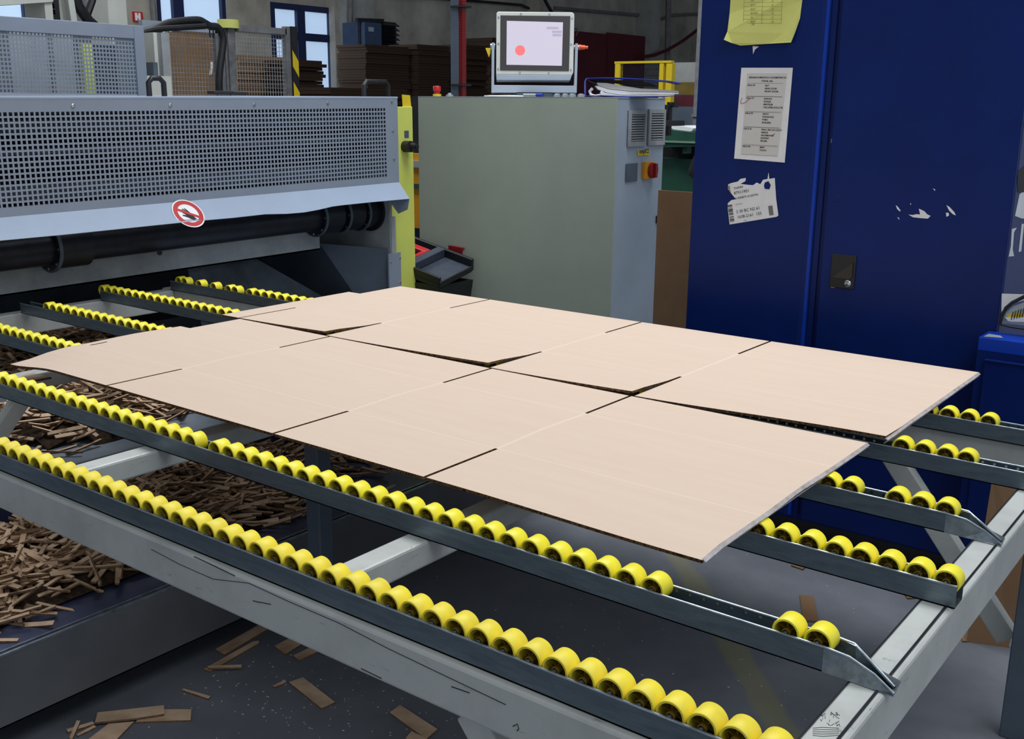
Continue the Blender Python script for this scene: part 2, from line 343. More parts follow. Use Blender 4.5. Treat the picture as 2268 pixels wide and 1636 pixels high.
# unit heater
t = thing('unit_heater', 'blue box heater with dark louvred outlet, hung on the pilaster', 'heater', PX(845, 110, -11.4))
lo, hi = rectX(808, 50, 845, 108, -11.3, .45); b = MB(); b.box(lo, hi); b.build('housing', mat('heater_blue', (58, 78, 110), (48, 66, 96), .5), t)
lo2, hi2 = rectX(845, 48, 884, 100, -11.3, .45); b = MB(); b.box((lo2[0], lo2[1], lo2[2]), (hi2[0] - .06, hi2[1], hi2[2]))
for k in range(5): z = lo2[2] + (hi2[2] - lo2[2]) * (k + .5) / 5; b.obox((hi2[0] - .03, (lo2[1] + hi2[1]) / 2, z), (.09, 0, -.05), (0, hi2[1] - lo2[1], 0), (.004, 0, .008))
b.build('louvre', 'shaft', t)
lo3, hi3 = rectX(817, 60, 828, 70, -11.29, .01); b = MB(); b.box(lo3, hi3); b.build('label_plate', 'plate', t)
b = MB(); b.bar(PX(790, 44, -11.35), PX(848, 46, -11.35), .05, .05); b.bar(PX(797, 44, -11.4), PX(800, 130, -11.4), .05, .05); b.bar(PX(800, 48, -11.6), PX(800, 48, -11.9), .05, .05); b.build('bracket', 'shaft', t)
# maroon sheets
for n, (x0, y0, x1, lab) in enumerate(((1273, 72, 1343, 'maroon sheet leaning on the wall, directly right of the touch screen'), (1344, 76, 1427, 'shorter maroon sheet leaning on the wall beside the vertical pipe'))):
    lo, hi = rectX(x0, y0, x1, 210, WX + .25 + .05 * (1 - n), .04, z0=0); b = MB(); b.box(lo, hi); tag(b.build('maroon_sheet', 'maroon'), lab, 'sheet')
# ------------------------------------------------------------------ stacks of board blanks behind
def stack(x0, y0, x1, xp, depth, n, label, jag=.012, z0=0, zt=None, cat='stack', mt='kraftdark', y1=206):
    lo, hi = rectX(x0, y0, x1, y1, xp, depth, z0=z0); zt = zt or hi[2]; b = MB(); n = int(n * 2.2); depth = .5; lo = (hi[0] - .5, lo[1], lo[2]); h = (zt - z0) / n
    for k in range(n):
        j = random.uniform(-jag, jag); j2 = random.uniform(-jag, jag)
        b.box((lo[0] + j2, lo[1] + j, z0 + k * h), (hi[0] + j2, hi[1] + j, z0 + (k + .93) * h))
    return tag(b.build('board_stack', mt), label, cat, None)
stack(812, 101, 908, -9.6, 1.0, 34, 'tall dark brown stack of flat boards below the blue heater')
stack(926, 100, 996, -9.5, 1.0, 34, 'tall dark stack of flat boards just left of the red energy chain')
stack(1026, 100, 1082, -9.4, 1.0, 30, 'ragged tall stack of boards between red energy chain and touch screen', .04)
stack(1090, 83, 1112, -9.9, .6, 20, 'brown board stack showing behind the left side of the touch screen', .03)
stack(1116, 176, 1262, -9.9, .8, 14, 'low brown board stack seen under the touch screen', .03)
stack(735, 195, 905, -8.6, 1.1, 24, 'low stack with pale top sheets behind the machine cover handle', .03)
stack(652, 133, 717, -9.5, 1.1, 26, 'brown board stack right of the hazard striped post', .03)
stack(528, 124, 638, -10.2, 1.0, 26, 'wide brown board stack behind the right wire mesh panel', .02, mt='kraftmid')
lo, hi = rectX(415, 72, 492, 206, -9.8, .5, z0=0); b = MB(); b.box(lo, hi); bx = tag(b.build('board_sheet_pack', 'kraftmid'), 'upright brown board pack behind the left wire mesh panel', 'board')
lo, hi = rectX(432, 135, 480, 168, -9.5, .3); b = MB(); b.box((lo[0], lo[1], 0), hi)
cb = tag(b.build('carton', 'kraftmid'), 'brown carton with a strip of white tape behind the left mesh panel', 'box')
b = MB(); p = [PX(x, y, -9.49) for x, y in ((466, 137), (472, 137), (469, 165), (463, 166), (465, 155))]; b.prism(p, (.004, 0, 0)); b.build('tape', 'paper', cb)
# yellow guard frame right of centre, on plane Y
t = thing('guard_frame', 'bright yellow guard frame with mesh behind the binder', 'guard', PY(1430, 225, 8.5) * 1.0)
t.location.z = 0; t['_w'] = list(t.location)
def postY(x0, x1, y0, yp, w, z0=0): 
    lo, hi = rectY(x0, y0, x1, 230, yp, w, z0=z0); return lo, hi
for x0, x1 in ((1361, 1372), (1459, 1468), (1474, 1487)):
    lo, hi = postY(x0, x1, 140.5, 8.5, .06); b = MB(); b.box(lo, hi); b.build('post', 'safety', t)
lo, hi = rectY(1361, 135, 1487, 140, 8.5, .05); b = MB(); b.box(lo, hi); b.build('top_rail', 'safety', t)
lo, hi = rectY(1372, 140, 1459, 235, 8.52, .01, z0=.3); b = MB()
nx = 26
for k in range(nx): x = lo[0] + (hi[0] - lo[0]) * k / nx; b.box((x, 8.52, lo[2]), (x + .004, 8.524, hi[2]))
for k in range(32): z = lo[2] + (hi[2] - lo[2]) * k / 32; b.box((lo[0], 8.525, z), (hi[0], 8.529, z + .004))
b.build('mesh', 'shaft', t)
# things between the control cabinet and the blue cabinet
lo, hi = rectY(1488, 138, 1556, 232, 9.6, .4, z0=0); b = MB(); b.box(lo, hi); tag(b.build('partition_panel', 'pilaster'), 'pale partition with yellow rail behind the yellow guard frame', 'partition')
lo, hi = rectY(1480, 182, 1553, 208, 9.2, .3, z0=0); b = MB(); b.box(lo, hi); tag(b.build('storage_box', mat('mustard', (118, 100, 30), (96, 84, 30), .7)), 'mustard coloured box beyond the open binder', 'box')
lo, hi = rectY(1478, 210, 1553, 236, 8.9, .3, z0=0); b = MB(); b.box(lo, hi); tag(b.build('red_machine', 'maroon'), 'dark red machine part above the grey panel, beyond the binder', 'machine')
lo, hi = rectY(1478, 236, 1546, 282, 8.2, .3, z0=0); b = MB(); b.box(lo, hi); tag(b.build('divider', 'slate'), 'slate grey panel above the green machine', 'panel')
lo, hi = rectY(1541, -30, 1552, 292, 7.4, .12, z0=0); b = MB(); b.box(lo, hi); b.box((lo[0] - .01, lo[1] - .01, 1.62), (hi[0] + .01, hi[1] + .01, 1.64)); tag(b.build('support_post', 'greypole'), 'tall grey post standing right beside the blue cabinet edge', 'post')
t = thing('green_machine', 'dark green machine body between the grey cabinet and blue cabinet', 'machine', (-2.6, 6.6, 0))
lo, hi = rectY(1452, 282, 1575, 324, 6.5, .6); b = MB(); b.prism([PY(1452, 284, 6.5), PY(1530, 293, 6.5), PY(1575, 293, 6.5), PY(1575, 324, 6.5), PY(1452, 326, 6.5)], (0, .6, 0)); b.build('hood', 'green', t)
b = MB(); lo, hi = rectY(1452, 312, 1540, 316, 6.49, .01); b.box(lo, hi); b.build('edge_strip', 'greenlight', t)
b = MB(); lo, hi = rectY(1452, 326, 1575, 352, 6.72, .5); b.box(lo, hi); b.build('recess', 'black', t)
b = MB(); lo, hi = rectY(1512, 322, 1522, 340, 6.52, .06); b.box(lo, hi); b.build('bracket', 'green', t)
b = MB(); lo, hi = rectY(1450, 352, 1575, 470, 6.6, .6, z0=0); b.box(lo, hi); b.build('body', 'green', t)
b = MB(); b.prism([PY(x, y, 6.6) for x, y in ((1476, 280), (1500, 278), (1520, 281), (1536, 284), (1532, 290), (1518, 293), (1494, 287))], (0, .25, 0)); tag(b.build('paper_sheet', 'paper'), 'white sheet lying on top of the green machine', 'paper')
b = MB(); prof = []
pp = [(1556, 300), (1544, 318), (1534, 338), (1524, 358), (1516, 375), (1520, 390), (1532, 402), (1556, 412)]
pl = [PY(x, y, 4.2) for x, y in pp]
for p in pl: p.x = min(p.x, -2.0625)
pl[0].x = pl[-1].x = -2.0625
b.prism(pl, (0, .14, 0)); tag(b.build('dark_bag', 'black', bevel=.03), 'black rounded bag hanging beside the blue cabinet edge', 'bag')
b = MB(); c = PY(1490, 232, 5.75); b.obox(c, (.05, 0, 0), (0, .05, 0), (0, 0, .03)); b.bar(PY(1480, 238, 5.75), PY(1478, 300, 5.75), .035, .035); b.box((-3.12, 5.515, c.z - .12), (c.x, 5.76, c.z - .09)); b.cyl(c + Vector((.0, -.025, 0)), c + Vector((0, -.045, 0)), .012)
tag(b.build('sensor_bracket', 'black'), 'black bracket with small round head behind the cabinet top corner', 'bracket')
# brown sheet upright between cabinets
lo, hi = rectY(1452, 424, 1560, 700, 4.75, .012, z0=0); b = MB(); b.box(lo, hi); tag(b.build('board_sheet', ['kraftmid']), 'large plain brown board standing between grey and blue cabinets', 'board')
# ------------------------------------------------------------------ roller table frame
RY = [1.187, 1.52, 1.88, 2.237, 2.62, 2.988]; XL = -4.33
fr = thing('conveyor_frame', 'scuffed white steel frame carrying the yellow roller tracks', 'frame', (-2.4, 2.1, 0))
def beam(name, lo, hi, label=None): b = MB(); b.box(lo, hi); o = b.build(name, 'beam', fr, bevel=.006); tag(o, label); return o
beam('side_beam', (-4.42, 1.172, .733), (-.43, 1.238, .824))
beam('side_beam', (-4.42, 3.0, .733), (-.43, 3.062, .824))
eb = beam('end_beam', (-.487, 1.1, .722), (-.427, 3.062, .8245))
g = MB(); g.tube([(-.440, 1.12 + .1 * i, .8245 + random.uniform(-.0004, .0006)) for i in range(20)], .0028, 6); g.tube([(-.485, 1.12 + .1 * i, .8245) for i in range(20)], .0016, 6); g.build('weld_seam', 'shaft', eb, smooth=True)
def ribbon(mb, pts, f, w_, off):
    P_ = [f(x, y) + off for x, y in pts]
    mb.tube(P_, w_, 4)
g = MB(); ribbon(g, [(335, 1216), (397, 1249), (472, 1282), (551, 1291), (640, 1332), (750, 1379), (860, 1436), (1000, 1503), (1120, 1560)], lambda x, y: PY(x, y, 1.1716), .0007, Vector((0, 0, 0)))
for pts in ([(1136, 1608), (1146, 1603), (1149, 1614), (1145, 1618)], [(430, 1232), (520, 1275)], [(560, 1330), (600, 1338)], [(800, 1480), (845, 1502)], [(1000, 1520), (1040, 1534)]): ribbon(g, pts, lambda x, y: PY(x, y, 1.1716), .0009, Vector((0, 0, 0)))
g.build('scratch_marks', 'ink', fr)
g = MB()
for k in range(26):
    x = random.uniform(1818, 1862); y = random.uniform(1580, 1608); a = random.uniform(-.9, .9) + 1.57; L_ = random.uniform(6, 16); ribbon(g, [(x, y), (x + math.cos(a) * L_, y - math.sin(a) * L_ * .5)], lambda x, y: PZ(x, y, .8248), .0004, Vector((0, 0, 0)))
for k in range(5): ribbon(g, [(1800, 1612 + k * 4), (1822, 1610 + k * 5), (1858, 1612 + k * 4)], lambda x, y: PZ(x, y, .8248), .0004, Vector((0, 0, 0)))
g.build('scratch_marks', 'ink', eb)
for x in (-1.402, -2.338, -3.33, -4.35): beam('cross_beam', (x - .03, 1.238, .768 if x > -4 else .728), (x + .03, 3.0, .824))
b = MB(); b.box((-.507, 2.925, 0), (-.43, 2.985, .722)); tag(b.build('leg', 'slate', fr, bevel=.004), 'dark grey leg'); beam('leg', (-.487, 1.45, 0), (-.43, 1.555, .722))
b = MB(); b.box((-2.365, 2.06, 0), (-2.305, 2.115, .768)); tag(b.build('leg', 'slate', fr, bevel=.004), 'dark slate leg'); beam('leg', (-3.36, 1.18, 0), (-3.30, 1.238, .733)); beam('leg', (-2.4, 3.0, 0), (-2.34, 3.06, .733))
def brace(p, q, w=.05, up=(0, 1, 0)): b = MB(); b.bar(p, q, w, .04, up); b.build('brace', 'beam', fr, bevel=.004)
p = PY(1972, 1000, 3.01); q = PY(2225, 1400, 3.01); d = (q - p); brace(p - d * .06, q + d * .03, .06)
brace((-.985, 1.2, .74), (-.62, 1.2, .30), .06)
p = PX(43, 889, -3.36); q = PX(-20, 985, -3.36); brace(p, q, .055, (1, 0, 0))
# ------------------------------------------------------------------ roller tracks
RR = .024; RZ = .869; GW = .047
rl = MB()
rl.lathe((0, 0, 0), (0, 1, 0), [(-.0185, RR - .0012), (-.017, RR), (.017, RR), (.0185, RR - .0012), (.0185, RR - .0042), (-.0185, RR - .0042)], 28, 0, closed=True)
rl.lathe((0, 0, 0), (0, 1, 0), [(-.018, .0048), (.018, .0048), (.018, .007), (-.018, .007)], 12, 1, closed=True)
rl.lathe((0, 0, 0), (0, 1, 0), [(.003, .005), (.003, .0205), (.005, .0205), (.005, .005)], 16, 1, closed=True)
for k in range(6):
    a = k * math.pi / 3; u = Vector((math.cos(a), 0, math.sin(a))); rl.obox(u * .013, u * .017, (0, .018, 0), u.cross(YA) * .0014, 1)
rl.cyl((0, -.0215, 0), (0, .0215, 0), .0032, 8, 2)
rme = None
def roller(parent, x, yc, old=False):
    global rme
    if rme is None:
        o = rl.build('roller', ['yellow', 'yellow_in', 'zincedge'], None, smooth=True, origin=(0, 0, 0)); rme = {0: o.data}
        m2 = o.data.copy(); m2.materials[0] = M['yellow_old']; rme[1] = m2; bpy.data.objects.remove(o)
    o = bpy.data.objects.new('roller', rme[1 if old else 0]); C.objects.link(o); o.parent = parent
    o.location = Vector((x, yc, RZ)) - wl(parent); o.rotation_euler = (0, random.uniform(0, 6.28), 0)
def frange(a, b, s):
    out = []; x = a
    while x < b + 1e-6: out.append(x); x += s
    return out
NAMES = ['galvanised roller track nearest the camera, full row of worn yellow rollers', 'second roller track from the front, gap of empty holes near its crushed end',
         'third roller track from the front, square cut end with rollers to the tip', 'fourth roller track from the front, one missing pair before its bent tip',
         'fifth roller track from the front, passing under the far board blank', 'farthest roller track, rollers set in separated pairs near the machine']
ROWS = [frange(-4.28, -.47, .0494),
        [x for x in frange(-4.26, -2.14, .0535)] + frange(-2.078, -.83, .0535) + [-.597, -.543],
        frange(-4.28, -.91, .0528) + [-.868, -.814, -.76, -.706, -.653, -.603, -.551, -.497, -.446],
        frange(-4.116, -.87, .0535) + [-.807, -.757, -.654, -.602, -.549],
        frange(-4.327, -1.5, .0535) + [-.765, -.712, -.658, -.609],
        [-4.275, -4.229, -4.119, -4.012, -3.905, -3.857] + frange(-3.756, -.79, .0535) + [-.756, -.702, -.649]]
ENDS = [-.36, -.415, -.425, -.43, -.25, -.25]
for r in range(6):
    y0 = RY[r]; y1 = y0 + GW; xe = ENDS[r]; xl = XL if r != 3 else -4.31
    t = thing('roller_track', NAMES[r], 'roller track', ((xl + xe) / 2, y0 + GW / 2, .825))
    tip = .115 if r in (1, 3) else 0; xs_ = xe - tip
    b = MB(); b.box((xl, y0, .825), (xs_, y1, .8275)); b.box((xl, y0, .825), (xs_, y0 + .002, .868))
    us = [xl]; x = xl + .03
    while x < xs_ - .01: us += [x, x + .006]; x += .02675
    us.append(xs_)
    b.lattice((0, y1 - .002, .825), XA, ZA, us, [0, .0325, .0385, .043], lambda i, j: j == 1 and i % 2 == 1)
    b.lattice((0, y1, .825), XA, ZA, us, [0, .0325, .0385, .043], lambda i, j: j == 1 and i % 2 == 1)
    o = b.build('channel', 'zinc', t)
    b = MB(); b.cyl((xl, y0 + .001, .868), (xs_, y0 + .001, .868), .0023, 8); b.cyl((xl, y1 - .001, .868), (xs_, y1 - .001, .868), .0023, 8); b.build('rolled_lip', 'zincedge', t, smooth=True)
    if tip:
        b = MB(); x0 = xs_; L = tip
        zf = [(0, .868), (.35, .862), (.7, .845), (1, .829)]
        n = len(zf)
        vs = []
        for k, (u, z) in enumerate(zf):
            vs += [(x0 + L * u, y0 - .004 * u, .8255), (x0 + L * u * (1 if k < 3 else 1.0), y0 + .001 + .018 * u * (1 - u), z)]
        fs = [(2 * k, 2 * k + 2, 2 * k + 3, 2 * k + 1) for k in range(n - 1)]
        b.add(vs, fs)
        vs = []
        for k, (u, z) in enumerate(zf): vs += [(x0 + L * u * .96, y1, .8255), (x0 + L * u * .96, y1 - .001 - .026 * u, z + (.006 if k == 1 else 0))]
        b.add(vs, [tuple(reversed(f)) for f in fs])
        b.add([(x0, y0, .826), (x0 + L, y0 - .004, .826), (x0 + L * .96, y1, .826), (x0, y1, .826)], [(0, 1, 2, 3)])
        b.build('crushed_tip', 'zincedge', t, solid=.0022)
        b = MB(); b.tube([(x0 - .002, y0 + .001, .868), (x0 + L * .35, y0 + .004, .863), (x0 + L * .7, y0 + .006, .846), (x0 + L, y0 - .002, .829)], .0026, 8)
        b.tube([(x0 - .002, y1 - .001, .868), (x0 + L * .3, y1 - .006, .868), (x0 + L * .62, y1 - .018, .850), (x0 + L * .95, y1 - .03, .83)], .0028, 8); b.build('bent_lip', 'zincedge', t, smooth=True)
    for x in ROWS[r]: roller(t, x, y0 + GW / 2, r == 0)
# ------------------------------------------------------------------ two die-cut board blanks
def blank(label, x0, x1, y0, y1, slots, fold0, fold1, zfun, tabx, y0fun=None, slits=()):
    """flat four-panel blank: slots cut from both long edges, creases between"""
    sw = .009; xs = [x0]
    marks = [(s - sw / 2, s + sw / 2) for s in slots]
    marks += [(a - sw / 2, a + sw / 2) for a, _, _ in slits]; nm = len(slots)
    pts = sorted(set([x0, x1] + [v for mk in marks for v in mk] + [tabx] + [x0 + (x1 - x0) * k / 46 for k in range(1, 46)]))
    xs = [pts[0]]
    for v in pts[1:]:
        if v - xs[-1] > .012 or any(abs(v - q) < 1e-6 for mk in marks for q in mk) or abs(v - tabx) < 1e-6 or v == x1: xs.append(v)
    yb = [y0, fold0 - .002, fold0 + .002, fold1 - .002, fold1 + .002, y1]; ys_ = []
    for a, c in zip(yb[:-1], yb[1:]):
        n = max(1, int((c - a) / .06)); ys_ += [a + (c - a) * k / n for k in range(n)]
    ys_.append(y1)
    def isslot(i): xm = (xs[i] + xs[i + 1]) / 2; return any(a < xm < c for a, c in marks[:nm])
    def hole(i, j):
        ym = (ys_[j] + ys_[j + 1]) / 2; xm = (xs[i] + xs[i + 1]) / 2
        if isslot(i) and (ym < fold0 or ym > fold1): return True
        if any(abs(xm - a) < sw / 2 and p < ym < q for a, p, q in slits): return True
        if xm < tabx and (ym > fold1): return True
        return False
    def mif(i, j):
        ym = (ys_[j] + ys_[j + 1]) / 2
        if isslot(i) or abs(ym - fold0) < .0021 or abs(ym - fold1) < .0021: return 1
        return 0
    b = MB(); b.lattice((0, 0, 0), XA, YA, xs, ys_, hole, mif=mif)
    for p in b.v:
        if y0fun and p.y < fold0: k = (fold0 - p.y) / (fold0 - y0); p.y += y0fun(p.x) * k
        p.z = zfun(p.x, p.y)
    t = thing('board_blank', label, 'cardboard', ((x0 + x1) / 2, (y0 + y1) / 2, .893))
    b.build('sheet', ['kraft', 'crease', 'flute', 'flute'], t, solid=.007, soff=1, rim=2)
    return t
def sm(a, b, x): t = max(0, min(1, (x - a) / (b - a))); return t * t * (3 - 2 * t)
def z1(x, y):
    z = .8935
    z -= .022 * (1 - sm(-3.28, -3.0, x)) * (1 - sm(1.65, 1.84, y))
    z += .004 * (1 - sm(0, .2, abs(y - 2.1)))
    z -= .006 * (1 - sm(1.645, 1.72, y)) * sm(-1.4, -.9, x)
    return z
def z2(x, y):
    z = .8935
    k = 1 - sm(2.52, 2.78, y)
    for a, c, h in ((-3.33, -2.75, .013), (-2.75, -2.01, .014), (-2.01, -1.487, .012), (-1.487, -.79, .006)):
        if a <= x < c: z += h * ((x - a) / (c - a)) ** 1.6 * k
    return z + .001
n1 = blank('large flat kraft board blank nearer the camera, slots along both edges', -3.27, -.812, 1.645, 2.513, [-2.725, -1.998, -1.493], 1.903, 2.285, z1, -3.215, None, [(-3.235, 1.903, 1.96), (-3.235, 2.285, 2.37)])
n2 = blank('large flat kraft board blank farther away, beside the blue cabinet', -3.33, -.79, 2.518, 3.445, [-2.75, -2.01, -1.487], 2.80, 3.19, z2, -3.262, lambda x: .058 * sm(-1.55, -.85, x), [(-3.225, 2.5, 2.80)])
for t, ya, yb, xe, zf in ((n1, 1.648, 2.51, -.812, z1), (n2, 2.575, 3.44, -.79, z2)):
    b = MB(); n = 26
    for k in range(n):
        a = ya + (yb - ya) * k / n; c = ya + (yb - ya) * (k + 1) / n; wv = .0055 + .0008 * math.sin(k * .9)
        b.add([(xe - .002, a, zf(xe, a) + .0075), (xe + wv, a, zf(xe, a) + .002), (xe + wv, c, zf(xe, c) + .002), (xe - .002, c, zf(xe, c) + .0075)], [(0, 1, 2, 3)])
    b.add([(xe, ya, .892), (xe + .003, ya, .892), (xe + .003, yb, .892), (xe, yb, .892)], [(0, 1, 2, 3)])
    tag(b.build('crushed_edge', 'torn', t, solid=.002), 'crushed whitish right edge')
b = MB(); b.prism([(x, y, .856) for x, y in [tuple(PZ(px, py, .856))[:2] for px, py in ((41, 818), (66, 808), (112, 818), (66, 826))]], (0, 0, -.006), 0, 1)
b.v = [p + Vector((0, 0, -.025)) for p in b.v]; tag(b.build('board_corner', ['kraft', 'flute']), 'small board corner poking out under the near left tip of the blank', 'cardboard')
# ------------------------------------------------------------------ waste tray below the table
t = thing('waste_conveyor', 'low grey waste conveyor with navy tread plate below the roller table', 'conveyor', (-3.6, 2.4, 0))
b = MB(); b.box((-2.56, .3, .10), (-2.55, 4.0, .302)); b.box((-2.60, .3, .10), (-2.55, 4.0, .104)); b.build('side_panel', mat('grey_brown_steel_side', (112, 114, 118), (92, 92, 94), .45, .3, scale=1.5), t)
b = MB(); b.box((-2.556, .3, .298), (-2.549, 4.0, .304)); b.box((-2.575, .3, .298), (-2.570, 4.0, .3035)); b.build('rim', 'zincedge', t)
b = MB(); b.box((-3.30, .3, .285), (-2.562, 4.0, .298)); b.build('tread_plate', 'tread', t)
b = MB(); b.box((-3.315, .3, .1), (-3.30, 4.0, .4745)); b.build('step_wall', mat('navy_step', (62, 66, 100), (44, 48, 78), .5, .2), t)
b = MB(); b.box((-5.19, .3, .475), (-3.285, 4.0, .487)); b.build('upper_plate', 'plate', t)
b = MB(); 
for x in (-2.66, -3.3, -4.9):
    for y in (.5, 2.2, 3.8): b.box((x - .03, y - .03, 0), (x + .03, y + .03, .285 if x > -4 else .475))
b.build('foot', 'shaft', t)
# ------------------------------------------------------------------ cardboard offcuts
def limA(x): return 2.3 + (-2.6 - x) * .83
def hA(x, y):
    e = max(0, min(1, (-2.66 - x) / .38)); l_ = limA(x)
    if y < 1.95: e *= 1 - .75 * (1 - sm(-3.27, -3.05, x)) * (1 - sm(1.75, 1.95, y))
    k = .5 + .5 * math.sin(y * 5.2 + 1.0) * math.sin(x * 6 + y * 2.1)
    return .298 + .13 * (e ** .8) * (1 - sm(l_ - .35, l_, y)) * (.55 + .45 * k)
def hB(x, y):
    d = math.hypot((x + 3.74) / .36, (y - 2.15) / .46); d2 = math.hypot((x + 4.6) / .6, (y - 2.75) / .55)
    return .487 + .10 * max(0, 1 - d * d) + .13 * max(0, 1 - d2 * d2)
def strip_mesh(L, w_, h, bend, mats=('scrap', 'scrapedge')):
    b = MB(); n = 3; vs = []
    for k in range(n + 1):
        u = k / n - .5; z = bend * (u * u * 4) * L
        vs += [(u * L, -w_ / 2 * random.uniform(.85, 1.1), z), (u * L, w_ / 2 * random.uniform(.85, 1.1), z), (u * L, w_ / 2, z + h), (u * L, -w_ / 2, z + h)]
    fs = []; mi = []
    for k in range(n):
        a = 4 * k; c = a + 4
        for (p, q, mt) in ((3, 2, 0), (2, 1, 1), (1, 0, 0), (0, 3, 1)): fs.append((a + p, a + q, c + q, c + p)); mi.append(mt)
    fs += [(0, 1, 2, 3), (4 * n + 3, 4 * n + 2, 4 * n + 1, 4 * n)]; mi += [1, 1]
    for f, m_ in zip(fs, mi): b.add([], [], 0)
    k0 = len(b.v); b.v += [Vector(p) for p in vs]; b.f += [list(f) for f in fs]; b.mi += mi
    return b
VAR = [strip_mesh(random.uniform(.06, .15), random.uniform(.012, .018), random.uniform(.005, .007), random.uniform(-.015, .02)) for _ in range(12)]
def sites(n, xr, yr, hf, dens, lay):
    out = []
    while len(out) < n:
        x = random.uniform(*xr); y = random.uniform(*yr)
        if random.random() > dens(x, y): continue
        out.append((x, y, hf(x, y)))
    return out
def place(x, y, z, base):
    tilt = random.gauss(0, .25); roll = random.choice([0, random.gauss(0, .6)])
    yaw = random.uniform(0, math.pi) if random.random() < .6 else random.gauss(.9, .35)
    return Matrix.Translation((x, y, z)) @ Matrix.Rotation(yaw, 4, 'Z') @ Matrix.Rotation(tilt, 4, 'Y') @ Matrix.Rotation(roll, 4, 'X')
def dA(x, y):
    if y > limA(x): return .10 if y < limA(x) + .4 else 0
    if y < 1.9 and x < -3.2: return 0
    edge = -2.62 - .10 * (.5 + .5 * math.sin(y * 4 + .6)); 
    return 1 if x < edge - .12 else (.3 if x < edge else 0)
def dB(x, y):
    z = hB(x, y)
    return 1 if z > .50 else (.12 if 1.6 < y < 2.6 and x > -4.3 else .03)
def dAs(x, y):
    return dA(x, y)
heapM = [MB(), MB()]; meshes = {}
def mesh_for(v):
    if v not in meshes:
        o = VAR[v].build('board_offcut', ['scrap', 'scrapedge'], origin=(0, 0, 0)); meshes[v] = o.data; bpy.data.objects.remove(o)
    return meshes[v]
def scatter(n_stuff, n_ind, xr, yr, hf, dens, mb, label, group, lift, seen):
    for (x, y, z) in sites(n_stuff, xr, yr, hf, dens, 0):
        v = random.randrange(12); mt = place(x, y, z + random.uniform(-.01, lift), z); k = len(mb.v)
        mb.v += [mt @ p for p in VAR[v].v]; mb.f += [[k + i for i in f] for f in VAR[v].f]; mb.mi += VAR[v].mi
    c = 0
    while c < n_ind:
        x, y, z = sites(1, xr, yr, hf, dens, 0)[0]
        if not seen(x, y): continue
        v = random.randrange(12); mt = place(x, y, z + random.uniform(lift * .6, lift * 1.25), z)
        o = bpy.data.objects.new('board_offcut', mesh_for(v)); C.objects.link(o); o.matrix_world = mt; front = hf is hA and y < 1.72
        tag(o, 'narrow brown board offcut in the front part of the heap, below the front beam' if front else label, 'offcut', 'board offcuts in the front part of the heap' if front else group); c += 1
scatter(1250, 190, (-3.27, -2.6), (1.02, 2.85), hA, dAs, heapM[0], 'narrow brown board offcut on the heap between the first and second roller tracks', 'board offcuts between the first two roller tracks', .016, lambda x, y: y < 2.85)
scatter(900, 105, (-5.1, -3.36), (1.6, 3.3), hB, dB, heapM[1], 'narrow brown board offcut on the pale upper plate below the tracks', 'board offcuts on the pale upper plate', .016, lambda x, y: y < 2.8 and x > -4.6)
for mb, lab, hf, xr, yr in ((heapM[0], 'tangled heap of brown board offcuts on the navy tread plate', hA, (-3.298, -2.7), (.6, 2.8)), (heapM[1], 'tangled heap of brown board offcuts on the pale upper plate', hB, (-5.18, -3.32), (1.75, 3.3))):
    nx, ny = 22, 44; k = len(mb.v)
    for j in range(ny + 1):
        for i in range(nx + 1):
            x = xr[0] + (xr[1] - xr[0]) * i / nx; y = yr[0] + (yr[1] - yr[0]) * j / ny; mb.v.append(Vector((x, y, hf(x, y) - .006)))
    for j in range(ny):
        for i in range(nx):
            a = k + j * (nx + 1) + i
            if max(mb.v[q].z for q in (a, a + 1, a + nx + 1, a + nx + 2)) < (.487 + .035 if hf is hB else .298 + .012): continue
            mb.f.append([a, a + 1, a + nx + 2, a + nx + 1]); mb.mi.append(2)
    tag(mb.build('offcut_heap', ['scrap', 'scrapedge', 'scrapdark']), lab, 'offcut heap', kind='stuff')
# larger pieces on the floor: pixel quads on the floor plane
def piece(pts, label, cat='offcut', z=0.0, h=.006, name='board_piece', mt='scrap'):
    b = MB(); b.prism([PZ(x, y, z + h) for x, y in pts], (0, 0, -h), 0, 1)
    return tag(b.build(name, [mt, 'scrapedge']), label, cat)
piece([(477, 1437), (571, 1384), (593, 1392), (497, 1449)], 'long brown board piece on the floor just right of the waste conveyor')
piece([(608, 1430), (660, 1402), (690, 1412), (632, 1448)], 'brown board piece half hidden under the front beam, left of its twin')
piece([(649, 1451), (705, 1424), (727, 1432), (662, 1461)], 'narrow brown board piece half hidden under the front beam, right of its twin')
piece([(640, 1510), (671, 1499), (742, 1554), (712, 1568)], 'brown rectangular board piece lying alone on the dark floor')
piece([(863, 1577), (886, 1560), (969, 1614), (944, 1636)], 'brown rectangular board piece nearest the bottom centre edge')
piece([(898, 1634), (912, 1618), (975, 1650), (960, 1668)], 'board piece cut off by the bottom edge, under another piece', z=.0)
piece([(300, 1598), (330, 1570), (424, 1570), (422, 1594)], 'brown board piece lying under the jagged long piece', z=0)
piece([(210, 1599), (216, 1577), (290, 1569), (363, 1561), (364, 1580), (300, 1590)], 'long jagged board piece on top of two others on the floor', z=.008)
piece([(196, 1636), (240, 1602), (297, 1597), (255, 1640), (190, 1670)], 'brown board piece cut by the bottom left edge', z=0)
piece([(451, 1481), (560, 1420), (573, 1418), (574, 1423), (465, 1486)], 'long thin board strip on the floor beside the waste conveyor', z=0)
piece([(459, 1474), (535, 1471), (535, 1477), (462, 1479)], 'short thin strip lying across the long thin strip', z=.007)
piece([(403, 1527), (407, 1524), (466, 1541), (462, 1547)], 'small dark board strip alone on the dark floor')
piece([(603, 1518), (632, 1505), (634, 1510), (608, 1521)], 'tiny board scrap left of the rectangular board piece')
